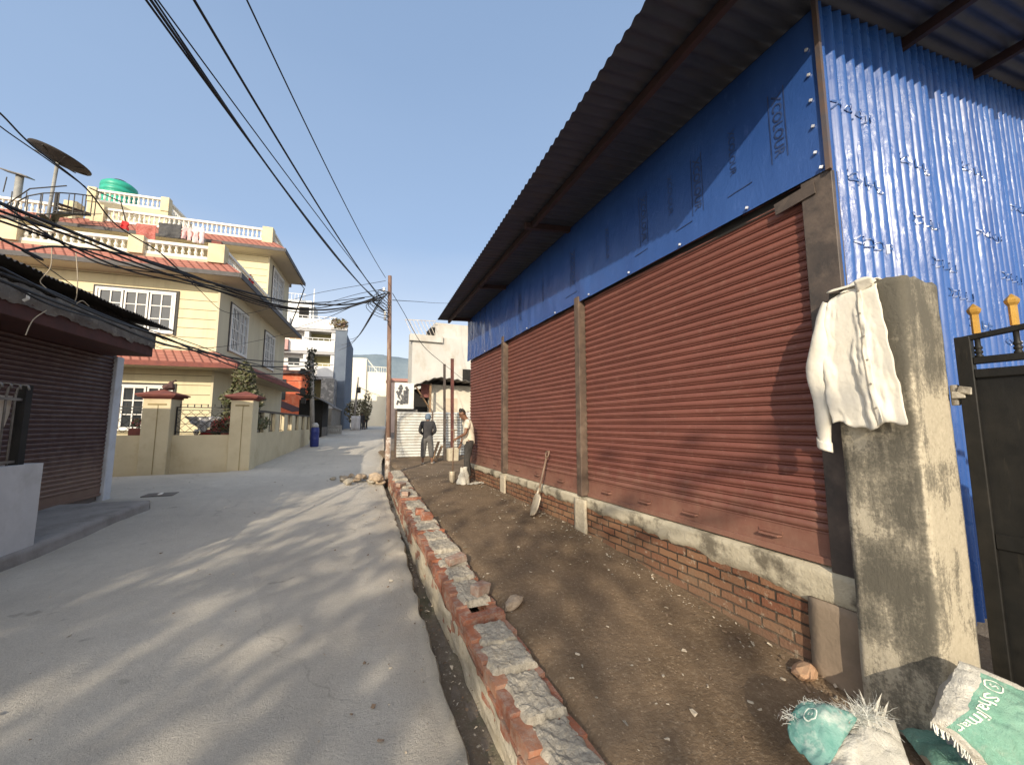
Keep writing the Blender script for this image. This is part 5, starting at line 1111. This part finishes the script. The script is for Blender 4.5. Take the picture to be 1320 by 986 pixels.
def pier(a,b,z0,h,w_=.34): hp('terrace_pier',lambda m:m.box(a-w_/2,a+w_/2,b-w_/2,b+w_/2,z0,z0+h),YEL)
z1=7.48
for a0,a1 in ((-17,-11.6),(-11.2,-8.4),(-8.0,-6.15)): balustrade(a0,16.2,a1,16.2,z1,.50)
for a in (-11.4,-8.2): pier(a,16.2,z1-.05,.62,.42)
hp('terrace_pier',lambda m:m.box(-6.15,-5.65,16.0,16.4,z1-.1,z1+.58),YEL)
balustrade(-5.75,16.4,-5.75,21.9,z1,.50)
hp('terrace_floor',lambda m:m.box(-17,-5.84,16.1,22,7.35,7.48),SOF)
z2=10.84
for a0,a1 in ((-12.4,-6.1),): balustrade(a0,21.9,a1,21.9,z2,.62)
balustrade(-17.5,21.9,-13.75,21.9,z2-.1,.62)
for a in (-13.55,-12.6,-5.9): pier(a,21.9,z2-.15,.82,.46)
balustrade(-5.75,22.2,-5.75,26,z2,.60)
hp('roof_slab',lambda m:m.box(-17,-5.84,21.85,26.2,10.72,10.85),SOF)
# stair tower with its own balustrade
hp('stair_tower',lambda m:m.box(-13.9,-10.72,23.2,27.5,10.85,12.35),YEL)
balustrade(-13.6,23.3,-11.0,23.3,12.35,.62); balustrade(-10.85,23.4,-10.85,27.4,12.35,.62)
for a in (-13.75,-10.87): pier(a,23.32,12.3,.72,.34)
# windows: name, centre, panes
def window(a0,a1,b,z0,z1,cols,rows,side=False,grille=False):
    mb=MB(L2W); t=.05
    def bx(u0,u1,w0,w1,d0,d1):
        if side: mb.box(b+d0,b+d1,u0,u1,w0,w1)
        else: mb.box(u0,u1,b-d1,b-d0,w0,w1)
    bx(a0-.06,a1+.06,z1,z1+.06,.0,.07); bx(a0-.06,a1+.06,z0-.06,z0,.0,.08); bx(a0-.06,a0,z0,z1,.0,.07); bx(a1,a1+.06,z0,z1,.0,.07)
    w_=(a1-a0)/cols
    for c in range(cols):
        x0=a0+w_*c+.02;x1=a0+w_*(c+1)-.02
        bx(x0,x0+t,z0,z1,.005,.055);bx(x1-t,x1,z0,z1,.005,.055);bx(x0+t,x1-t,z0,z0+t,.006,.054);bx(x0+t,x1-t,z1-t,z1,.006,.054);xm=(x0+x1)/2;bx(xm-.018,xm+.018,z0+t,z1-t,.008,.046)
        for r in range(1,rows):
            zz=z0+(z1-z0)*r/rows; bx(x0+t,x1-t,zz-.016,zz+.016,.010,.044)
    if grille:
        k=a0+.1
        while k<a1: bx(k,k+.02,z0,z1,.075,.09); k+=.17
    f=mb.build('window',WFR,yh)
    mb=MB(L2W)
    def bx(u0,u1,w0,w1,d0,d1):
        if side: mb.box(b+d0,b+d1,u0,u1,w0,w1)
        else: mb.box(u0,u1,b-d1,b-d0,w0,w1)
    bx(a0,a1,z0,z1,.001,.018); mb.build('pane',GLS,f)
    mb=MB(L2W); bx(a0-.13,a0-.061,z0-.1,z1+.13,.002,.035); bx(a1+.061,a1+.13,z0-.1,z1+.13,.002,.035); bx(a0-.061,a1+.061,z1+.061,z1+.13,.002,.034); mb.build('dark_surround',IRON if not side else DKE,f)
    return f
window(-9.25,-7.15,16.4,4.85,6.2,3,3)
window(-13.6,-11.3,16.4,4.85,6.2,3,3)
window(-8.35,-7.0,16.4,1.55,2.95,2,3)
window(17.5,19.3,-5.80,4.55,6.25,2,4,True,True)
window(22.0,23.6,-5.80,4.55,6.2,2,4,True,True)
window(22.7,24.7,-5.80,7.9,9.75,2,4,True,True)
window(20.3,21.6,-5.80,1.4,2.9,2,3,True)
hp('wall_lamp',lambda m:m.lathe([(.02,0),(.05,.04),(.08,.14),(.02,.16)],(-6.6,21.9,8.9),8),IRON)
hp('drain_pipe',lambda m:m.tube([(-5.2,25.9,10.2),(-4.95,26.1,9.9),(-5.3,26.15,8.6),(-5.75,26.1,7.0)],.03,6),IRON)
# spiral stair on the terrace
def spiral(m):
    c=(-13.2,20.4)
    m.tube([(c[0],c[1],7.5),(c[0],c[1],11.2)],.05,8)
    for i in range(17):
        t=i*.42+.3; z=7.7+i*.19; r=1.0; m.bar((c[0],c[1],z),(c[0]+r*math.cos(t),c[1]+r*math.sin(t),z),.22,.03); m.bar((c[0]+r*math.cos(t),c[1]+r*math.sin(t),z),(c[0]+r*math.cos(t),c[1]+r*math.sin(t),z+.85),.025)
    m.tube([(c[0]+math.cos(i*.42+.3),c[1]+math.sin(i*.42+.3),8.55+i*.19) for i in range(17)],.025,6)
    m.tube([(c[0]+math.cos(i*.42+.3),c[1]+math.sin(i*.42+.3),7.68+i*.19) for i in range(17)],.03,6)
    m.tube([(c[0]+1.0,c[1],11.6),(c[0]+1.6,c[1]+.9,11.6),(c[0]+1.6,c[1]+1.4,10.9)],.025,6); m.tube([(c[0]-1.9,c[1]+.6,10.7),(c[0]-1.0,c[1]+.2,11.3),(c[0]+.2,c[1]+.1,11.6)],.025,6)
    for q in range(7): m.bar((c[0]-1.7+.45*q,c[1]+.45,10.6),(c[0]-1.7+.45*q,c[1]+.45,11.2+.05*q),.025)
hp('spiral_stair',spiral,IRON)
# things on the roof
def onbL(px,py,b):
    r=ray(px,py); rl=(r[0]*C6-r[1]*S6,r[0]*S6+r[1]*C6,r[2]); t=b/rl[1]; return Vector((rl[0]*t,b,H+rl[2]*t))
ds=LT('satellite_dish',(-13.75,21,10.1),'large dark mesh satellite dish on a grey pole above the terrace','satellite dish')
c=onbL(77,206,21.0); ax=Vector((.31,.036,.95)).normalized()
mb=MB(L2W); prof_=[(.02,0),(.35,.03),(.62,.09),(.85,.165),(1.0,.22),(1.0,.245),(.85,.19),(.62,.115),(.35,.055),(.02,.025)]; mb.lathe([(r*.98,h-.15) for r,h in prof_],c,32,ax); mb.build('dish',M('dark_dish',(.035,.03,.03),(.05,.045,.045),5,.8,.2,metal=.2),ds,smooth=True)
mb=MB(L2W)
for k in range(8):
    a_=ax.orthogonal().normalized(); b_=ax.cross(a_); t=2*PI*k/8; mb.bar(c-ax*.17,c+(a_*math.cos(t)+b_*math.sin(t))*.9-ax*.0,.03)
mb.build('ribs',IRON,ds)
pb_=onbL(60,289,20.9); mb=MB(L2W); mb.tube([pb_,c-ax*.18],.06,10); mb.build('mast',M('grey_mast',(.32,.32,.30),(.22,.22,.21),4,.6,0),ds,smooth=True)
tk=LT('water_tank',(-13.6,25.3,12.35),'round green plastic water tank on top of the stair tower','water tank')
GT=M('green_plastic',(.03,.36,.25),(.025,.30,.21),3,.4,0)
c=onbL(154,244,25.2); mb=MB(L2W); c=Vector((c.x,25.2,12.40)); H_=2.05
pr=[(.70,0),(.74,.05)]
for k in range(6): pr+=[(.74,.12+k*.27),(.70,.16+k*.27),(.70,.22+k*.27),(.74,.27+k*.27)]
pr+=[(.72,1.80),(.55,1.95),(.26,2.04)]
mb.lathe(pr,c,28); mb.build('tank_body',GT,tk,smooth=True); mb=MB(L2W); mb.lathe([(.26,2.03),(.27,2.12),(.05,2.16)],c,18); mb.build('lid',IRON,tk,smooth=True)
sh_=LT('solar_heater',(-15.6,22.3,11.4),'small rooftop antenna panel on a short stand at far left','antenna'); c=onbL(22,226,22.3)
mb=MB(L2W); mb.obox((c.x,22.3,c.z+.05),(.85,.6,.04),(.25,.15,.2)); mb.build('panel',BAR,sh_); mb=MB(L2W); mb.tube([(c.x+.1,22.3,10.8),(c.x+.1,22.3,c.z+.05)],.13,10); mb.build('stand',M('grey_mast',(.3,.3,.3)),sh_,smooth=True); mb=MB(L2W); mb.tube([(c.x-.3,22.2,c.z-.9),(c.x-.25,22.2,c.z-.2)],.02,5); mb.build('rod',IRON,sh_)
# laundry line on the terrace
la=onbL(150,285,20.6); lb=onbL(300,300,20.6)
mb=MB(L2W); mb.tube(catmull([onbL(125,286,20.6),onbL(190,291,20.6),onbL(262,296,20.6)],8),.008,5); o=mb.build('clothes_line',CAB,smooth=True); tag(o,'thin clothes line stretched in front of the upper terrace balustrade','clothes line')
def garment(px0,px1,py0,py1,mat,label,name,legs=0,sd=0):
    A=onbL(px0,py0,20.55);Bq=onbL(px1,py0+3,20.55); z1_=onbL(px0,py1,20.55).z; mb=MB(L2W)
    def f(u,v):
        x=A.x+(Bq.x-A.x)*u; z=A.z+(Bq.z-A.z)*u; zz=z+(z1_-A.z)*v*(1+.12*fbm(u*5,sd))
        return (x+.04*fbm(v*3,u*3,sd),20.55+.06*math.sin(u*9+sd)*v+.04*fbm(u*4,v*4,sd),zz)
    if legs:
        for u0,u1 in ((0,.42),(.55,1)): mb.grid(lambda u,v:f(u0+(u1-u0)*u,v),8,12)
        mb.grid(lambda u,v:f(u,v*.3),14,4)
    else: mb.grid(f,16,12)
    o=mb.build(name,mat,smooth=True,solid=.01); tag(o,label,'clothing'); return o
garment(176,202,288,308,M('red_check',(.30,.06,.05),(.42,.18,.15),22,.9,.3,14),'red checked cloth bunched at the left of the clothes line','cloth',0,1)
garment(205,235,287,305,M('dark_knit',(.05,.05,.055),(.09,.09,.09),9,.95,.3,14),'dark grey jumper hanging in the middle of the clothes line','jumper',0,2)
garment(235,248,292,308,M('pink_cotton',(.62,.42,.42),(.55,.36,.37),9,.95,.3,14),'pair of pink trousers on the clothes line','trousers',1,3)
garment(250,264,292,313,M('pale_pink_cotton',(.70,.58,.58),(.62,.5,.5),9,.95,.3,14),'longer pale pink trousers at the right end of the clothes line','trousers',1,4)
garment(157,166,284,294,M('bright_red',(.55,.04,.04),(.45,.03,.03),9,.95,.3,14),'small bright red rag hanging on the tile edge left of the clothes line','rag',0,5)
mb=MB(L2W); q=onbL(283,322,16.6); mb.box(-6.1,-5.8,16.1,16.35,z1+.58,z1+.72); o=mb.build('clay_pot',TERR); tag(o,'square clay pot on the corner pier of the first terrace','pot')
mb=MB(L2W); mb.grid(lambda u,v:(-5.72+.04*math.sin(u*9),18.9+.55*u,z1+.55-.35*v+.05*fbm(u*3,v*3)),10,8); o=mb.build('cloth',MATS['bright_red'],smooth=True,solid=.01); tag(o,'red cloth thrown over the side balustrade of the first terrace','cloth')
# ------------------------------------------------------------------ further down the street, left
OR=M('orange_paint',(.52,.13,.06),(.45,.10,.05),2.2,.85,.2,12,dirt=(.55,.22,.13),dscale=3,dpos=(.5,.7))
oh=LT('orange_shop',(-8.2,40,1),'orange painted shop wall with a dark awning beyond the yellow house','shop')
mb=MB(L2W); mb.box(-11,-6.95,40.6,41.5,.6,6.3); mb.build('wall',OR,oh)
mb=MB(L2W); mb.box(-11.2,-6.6,40.2,41.55,6.3,6.62); mb.build('roof_slab',M('brown_slab',(.12,.06,.045),(.09,.05,.04),3,.9,.2),oh)
mb=MB(L2W); mb.box(-9.4,-8.75,40.55,40.6,3.9,5.8); mb.build('window',GLS,oh)
mb=MB(L2W); mb.add([(-10.6,38.4,4.6),(-10.6,36.0,4.2),(-7.2,36.0,2.7),(-6.7,38.4,2.9)],[(0,1,2,3)]); mb.build('awning',M('dark_red_canvas',(.06,.03,.03),(.05,.025,.025),4,.9,.2),oh,solid=.04)
st=LT('street_stall',(-4.6,30,.8),'dark roadside stall under a curved tin awning behind the blue drum','stall')
mb=MB(L2W); mb.box(-5.7,-4.2,30.5,33.4,.6,3.4); mb.build('dark_interior',DARK,st)
mb=MB(L2W); mb.grid(lambda u,v:(-5.8+2.5*u,29.6+3.6*v,3.75-1.0*u*u+.03*math.sin(v*60)),14,60); mb.build('awning',TIN,st,smooth=True,solid=.03)
mb=MB(L2W); mb.box(-4.26,-4.19,30.5,33.4,.6,1.5); mb.build('counter',TIN,st)
SIGNG=M('grey_signboard',(.36,.35,.33),(.28,.27,.25),4,.8,.1)
sg=LT('shop_sign',(-4.1,33,1.6),'grey rectangular signboard with two lines of worn lettering at the stall','sign')
a=onbL(421,548,34);b=onbL(440,567,34); mb=MB(L2W); mb.box(a.x,b.x,34,34.06,b.z,a.z); mb.build('board',SIGNG,sg)
mb=MB(L2W); rr=random.Random(6)
for row in (0.33,.66):
    x=a.x+.1
    while x<b.x-.15:
        w_=rr.uniform(.05,.1); z=a.z+(b.z-a.z)*row; mb.box(x,x+.025,33.985,33.995,z-.1,z+.1); mb.box(x+.025,x+w_,33.986,33.994,z+.07,z+.1); x+=w_+.05
mb.build('worn_lettering',M('sign_paint',(.6,.6,.56),(.5,.5,.46),5,.8,0),sg)
pp=LT('dark_pole',(-3.5,22.6,.6),'concrete pole overgrown with dark creeper and cable boxes at the end of the yellow wall','pole')
b=onbL(403,575,22.6);t_=onbL(402,452,22.6)
mb=MB(L2W); mb.tube([(b.x,22.6,.3),(t_.x,22.6,t_.z-.1)],[.12,.09],10); mb.build('shaft',M('pole_concrete',(.30,.28,.25),(.22,.2,.18),4,.9,.4,20),pp,smooth=True)
def cre(rr):
    z=rr.uniform(3.0,t_.z+.1); r=abs(rr.gauss(.12,.06))*(1.3-.2*math.sin(z*4)); an=rr.uniform(0,6.3); return Vector((t_.x+r*math.cos(an),22.6+r*math.sin(an),z))
mb=MB(L2W); leaves(mb,(0,0,0),(1,1,1),900,.07,random.Random(77),0,cre); mb.build('creeper',M('dark_creeper',(.02,.022,.016),(.04,.045,.025),9,.8,0),pp)
for z,dx in ((3.4,-.3),(2.9,-.25),(4.4,-.35)):
    mb=MB(L2W); mb.obox((t_.x+dx,22.5,z),(.22,.16,.3)); mb.build('cable_box',IRON,pp,bevel=.02)
dr=LT('blue_drum',(-3.3,22.3,.55),'tall blue plastic drum with a pale lid at the end of the yellow wall','drum')
c=onbL(405,577,22.2); BL=M('blue_plastic',(.025,.04,.20),(.02,.03,.15),4,.5,.1)
mb=MB(L2W); mb.lathe([(.17,0),(.20,.06),(.20,.35),(.215,.38),(.20,.41),(.20,.72),(.215,.75),(.20,.78),(.19,.94),(.15,.98)],(c.x,22.2,zr(22)),16); mb.build('barrel',BL,dr,smooth=True)
mb=MB(L2W); mb.lathe([(.16,.981),(.16,1.10),(.09,1.2),(.03,1.22)],(c.x,22.2,zr(22)),12); mb.build('lid',M('pale_lid',(.42,.42,.42),(.36,.36,.36),4,.7,0),dr,smooth=True)
# white block of flats with balconies
bl=LT('balcony_block',(-6.5,44,1),'white block of flats with wide balconies and a blue side wall','building')
BW=M('white_render',(.74,.74,.73),(.66,.66,.66),1,.85,.2,6,dirt=(.55,.54,.52),dscale=.7,dpos=(.55,.8))
BB=M('blue_grey_render',(.125,.155,.20),(.10,.125,.17),1,.85,.2,6)
OCH=M('ochre_room',(.38,.34,.18),(.30,.27,.14),1,.9,0)
mb=MB(L2W); mb.box(-13,-5.0,43.4,52,.5,11.8); mb.build('rear_wall',OCH,bl)
mb=MB(L2W); mb.box(-4.98,-4.05,42,52,.5,11.0); mb.build('side_wall',BB,bl)
mb=MB(L2W); mb.box(-4.07,-3.9,41.95,42.3,.5,11.2); mb.build('corner_pipe',BB,bl)
for k,(zf,zp) in enumerate(((6.3,7.45),(8.75,9.95),(11.0,12.1))):
    mb=MB(L2W); mb.box(-13,-4.98,42,43.38,zf-.25,zf); mb.build('floor_slab',M('slab_edge',(.42,.42,.43),(.36,.36,.37),2,.9,0),bl)
    mb=MB(L2W); mb.box(-9.0,-5.0,41.95,42.1,zf,zp-.12); mb.build('balcony_parapet',BW,bl)
    mb=MB(L2W); mb.box(-13,-9.02,41.6,42.1,zf+.0,zp-.2); mb.build('balcony_parapet',M('pinkish_panel',(.5,.3,.28),(.44,.27,.25),2,.9,0) if k<2 else BW,bl)
    mb=MB(L2W); mb.bar((-9,42,zp+.12),(-5,42,zp+.12),.06); [mb.bar((-9+.5*i,42,zp-.12),(-9+.5*i,42,zp+.12),.04) for i in range(9)]; mb.build('balcony_rail',BW,bl)
for k,(zf,zt) in enumerate(((3.6,6.05),(6.3,8.5),(8.75,10.75))):
    for a0,a1 in ((-5.35,-5.0),(-7.75,-7.35)):
        mb=MB(L2W); mb.box(a0,a1,42.12,43.4,zf+.0,zt-.001); mb.build('column',BW,bl)
    mb=MB(L2W); mb.box(-9.6,-7.76,42.9,43.39,zf,zt-.001); mb.build('wall_bay',BW,bl)
    mb=MB(L2W); mb.box(-9.2,-8.2,42.85,42.9,zf+.7,zt-.35); mb.build('window',GLS if k!=2 else M('orange_curtain',(.55,.3,.16),(.5,.36,.24),6,.9,0),bl)
mb=MB(L2W); mb.box(-10.4,-7.6,44,48,11.8,14.3); mb.build('stair_tower',BW,bl)
mb=MB(L2W); mb.box(-8.7,-7.8,43.95,44.0,11.9,13.6); mb.build('tower_door',DARK,bl)
mb=MB(L2W); mb.bar((-10.4,44.2,15.0),(-8.2,44.2,15.0),.05); [mb.bar((-10.4+.3*i,44.2,14.3),(-10.4+.3*i,44.2,15.0),.04) for i in range(8)]; mb.tube([(-7.4,44,12),(-7.4,44,15.6)],.05,6); mb.build('roof_rail',BW,bl)
mb=MB(L2W); mb.box(-9.6,-9.1,41.9,42.0,14.9,15.9); mb.build('roof_box',DARK,bl)
t=LT('roof_plants',(-4.6,42.4,11.6),'mound of dry potted plants on the roof corner of the balcony block','plants')
mb=MB(L2W); leaves(mb,(-4.7,42.2,11.6),(.9,.6,.65),500,.16,random.Random(12)); mb.build('foliage',brick_island('dry_leaf',(.22,.2,.10),(.14,.15,.06),(.32,.15,.12)),t); mb=MB(L2W); mb.box(-5.4,-3.9,41.9,42.6,11.0,11.25); mb.build('trough',M('slab_edge',(.4,.4,.4)),t)
mb=MB(L2W); mb.box(-5.7,-4.6,39.6,41.9,.6,5.9); o=mb.build('grey_shopfront',M('dirty_shopfront',(.22,.215,.21),(.15,.145,.14),2,.9,.3,6,dirt=(.38,.36,.34),dscale=2.5,dpos=(.5,.6))); tag(o,'narrow grey two storey shopfront plastered with notices before the balcony block','shopfront')
# far white buildings at the bend
FW=M('far_hazed_white',(.78,.74,.62),(.72,.68,.57),.6,.9,.1,4)  # white render, whitened further to paint in the distance haze
fb=LT('far_white_building',(-3.5,68,1),'bright white building with a stepped roof closing the view down the street','building')
mb=MB(L2W); mb.box(-8,-3.1,66,76,.5,12.1); mb.build('wall',FW,fb)
mb=MB(L2W); mb.box(-3.1,.0,66.4,76,.5,10.0); mb.build('lower_wing',FW,fb)
for z in (4.6,7.6,10.2):
    mb=MB(L2W); mb.box(-7.2,-5.6,65.3,66,z,z+.22); mb.build('window_ledge',M('ledge_grey',(.3,.28,.25),(.26,.25,.22),3,.9,0),fb)
    mb=MB(L2W); mb.box(-6.9,-5.8,65.95,66,z-1.5,z-.05); mb.build('window',M('far_window',(.35,.33,.28),(.3,.28,.24),3,.5,0),fb)
mb=MB(L2W); mb.bar((-3.0,66.5,10.9),(-.1,66.5,10.8),.08); [mb.bar((-3.0+.36*i,66.5,10.0),(-3.0+.36*i,66.5,10.9),.05) for i in range(9)]; mb.bar((-3.1,66.5,12.1),(-1.4,66.5,10.0),.12); mb.build('roof_rail',FW,fb)
mb=MB(L2W); mb.lathe([(.3,12.1),(.3,12.7),(.1,13.4)],(-5.7,67,0),8); mb.build('roof_tank',BW,fb)
g2=LT('grey_far_house',(1.5,60,1),'grey shaded house front to the right of the bright white building','house')
mb=MB(L2W); mb.box(.05,3.2,63.5,72,.5,7.8); mb.build('wall',M('grey_shade_render',(.30,.29,.28),(.24,.23,.22),1.5,.9,.2),g2)
for z in (2.6,5.2):
    mb=MB(L2W); mb.box(.5,1.5,63.45,63.5,z,z+1.4); mb.build('window',DARK,g2)
fp=LT('far_pole',(-2.5,40,1),'thin leaning electricity pole with a transformer box near the bend','pole')
b=onbL(455,552,42);t_=onbL(462,486,42); mb=MB(L2W); mb.tube([(b.x,42,.9),t_],[.13,.08],8); mb.build('shaft',M('pole_concrete',(.3,.28,.25)),fp,smooth=True); mb=MB(L2W); q=onbL(461,503,42); mb.obox((q.x+.1,41.9,q.z),(.4,.3,.55)); mb.build('transformer_box',IRON,fp,bevel=.03)
pcable([(462,498,42),(475,505,46),(490,510,60)],.025,'far cable drooping from the thin leaning pole')
mb=MB(L2W); a=onbL(453,536,41);b=onbL(464,555,41); mb.grid(lambda u,v:(a.x+(b.x-a.x)*u,41+.1*math.sin(u*7),b.z+(a.z-b.z)*v),12,4); o=mb.build('white_sheet_fence',M('grey_white_sheet',(.5,.5,.52),(.42,.42,.44),2,.7,.1),solid=.03,smooth=True); tag(o,'pale sheet fence panel at the roadside beside the two walkers','fence')
cw=LT('compound_wall',(-3.6,40,1),'grey stained roadside wall between the stall and the pale sheet panel','wall'); mb=MB(L2W); mb.box(-4.4,-4.15,35,44,.6,3.0); mb.build('wall_body',M('stained_wall',(.24,.22,.19),(.17,.155,.13),2,.95,.4),cw); mb=MB(L2W); mb.box(-4.5,-4.05,35,44,3.0,3.12); mb.build('coping',MATS['slab_edge'],cw)
t=LT('roadside_bush',(-2.6,43.5,1.1),'leafy bush growing behind the pale sheet panel at the bend','bush')
mb=MB(L2W); rr=random.Random(55); leaves(mb,(-2.7,43.5,3.0),(1.3,1,1.3),700,.16,rr); leaves(mb,(-1.8,43.2,3.6),(.5,.5,1.6),250,.14,rr); mb.build('foliage',brick_island('dusty_leaf',(.10,.11,.05),(.16,.16,.08),(.20,.17,.11)),t); mb=MB(L2W); [mb.tube([(-2.6+.2*k,43.5,.9),(-2.8+.4*k,43.5,3)],[.05,.02],5) for k in range(4)]; mb.build('stems',WOOD,t)
# two walkers and a parked motorbike far off
DKC=M('dark_clothes',(.03,.03,.035),(.05,.05,.055),6,.95,0)
def walker(px,py,Y,label,sw):
    p=atY(px,py,Y); Jw=dict(hip=(0,0,.9),waist=(0,0,1.05),chest=(0,0,1.25),neck=(0,0,1.44),head=(.02,0,1.57),face=(1,0,0),long=1,lsh=(0,.18,1.37),lel=(-.05*sw,.23,1.1),lwr=(.08*sw,.22,.87),rsh=(0,-.18,1.37),rel=(.05*sw,-.23,1.1),rwr=(.12*sw,-.22,.87),lhp=(0,.09,.86),lkn=(.1*sw,.1,.47),lan=(.15*sw,.1,.085),lft=(1,0,0),rhp=(0,-.09,.86),rkn=(-.02*sw,-.1,.47),ran=(-.2*sw,-.1,.1),rft=(1,0,0))
    person(label,(p.x,Y,zr(Y)),(.25,.97),Jw,dict(skin=SKINM,top=DKC,bottom=DKC,shoe=DKC,hair=HAIRM))
walker(466,553,42.5,'left one of two distant walkers in dark clothes at the bend',1); walker(471,553,43.2,'right one of two distant walkers in dark clothes at the bend',-1)
# ------------------------------------------------------------------ trees standing behind the viewer on the left: they cast the dappled shade
BARK=M('grey_bark',(.12,.09,.065),(.08,.06,.045),6,.95,.6,20,stretch=(3,3,.5))
def tree(base,label,h,cen,rad,nl,size,seed,limbs=9):
    t=thing('shade_tree',base,label,'tree'); rr=random.Random(seed); b=Vector(base); c=Vector(cen); mb=MB()
    fork=b.lerp(c,.55); mb.tube(catmull([b-Vector((0,0,.3)),b.lerp(fork,.5)+Vector((.15,.1,0)),fork]),[.22-.008*i for i in range(17)],10); tips=[]
    for k in range(limbs):
        an=2*PI*k/limbs+rr.uniform(-.3,.3); el=rr.uniform(-.15,.9); e=c+Vector((math.cos(an)*rad[0]*.85,math.sin(an)*rad[1]*.85,el*rad[2])); m=fork.lerp(e,.5)+Vector((rr.gauss(0,.3),rr.gauss(0,.3),rr.uniform(0,.5)))
        pts=catmull([fork,m,e],6); mb.tube(pts,[.09-.006*i for i in range(len(pts))],6); tips+=pts[4:]
        for q in range(4):
            s=pts[rr.randint(4,len(pts)-1)]; e2=s+Vector((rr.gauss(0,1.0),rr.gauss(0,1.0),rr.gauss(.1,.6))); mb.tube([s,(s+e2)/2+Vector((0,0,.15)),e2],[.03,.02,.008],5); tips+=[e2,(s+e2)/2]
    mb.build('trunk',BARK,t); mb=MB()
    for i in range(nl):
        p=rr.choice(tips)+Vector((rr.gauss(0,.38),rr.gauss(0,.38),rr.gauss(0,.32)))
        a=Vector((rr.gauss(0,1),rr.gauss(0,1),rr.gauss(0,.6))).normalized(); d=a.orthogonal().normalized(); s=size*rr.uniform(.6,1.3)
        mb.add([p-a*s,p+d*s*.4,p+a*s,p-d*s*.4],[(0,1,2,3)])
    mb.build('crown',LEAF,t)
tree((-9.6,-9.6,-.4),'broad leafy tree behind the viewer whose crown dapples the road and yard',9,(-9.6,-9.4,6.2),(4.2,4.6,2.2),2300,.17,3,11)
tree((-13.9,-8.2,-.4),'second leafy tree behind the viewer shading the left half of the road',9,(-13.8,-8.0,6.0),(4.0,4.0,2.5),3500,.18,4,11)
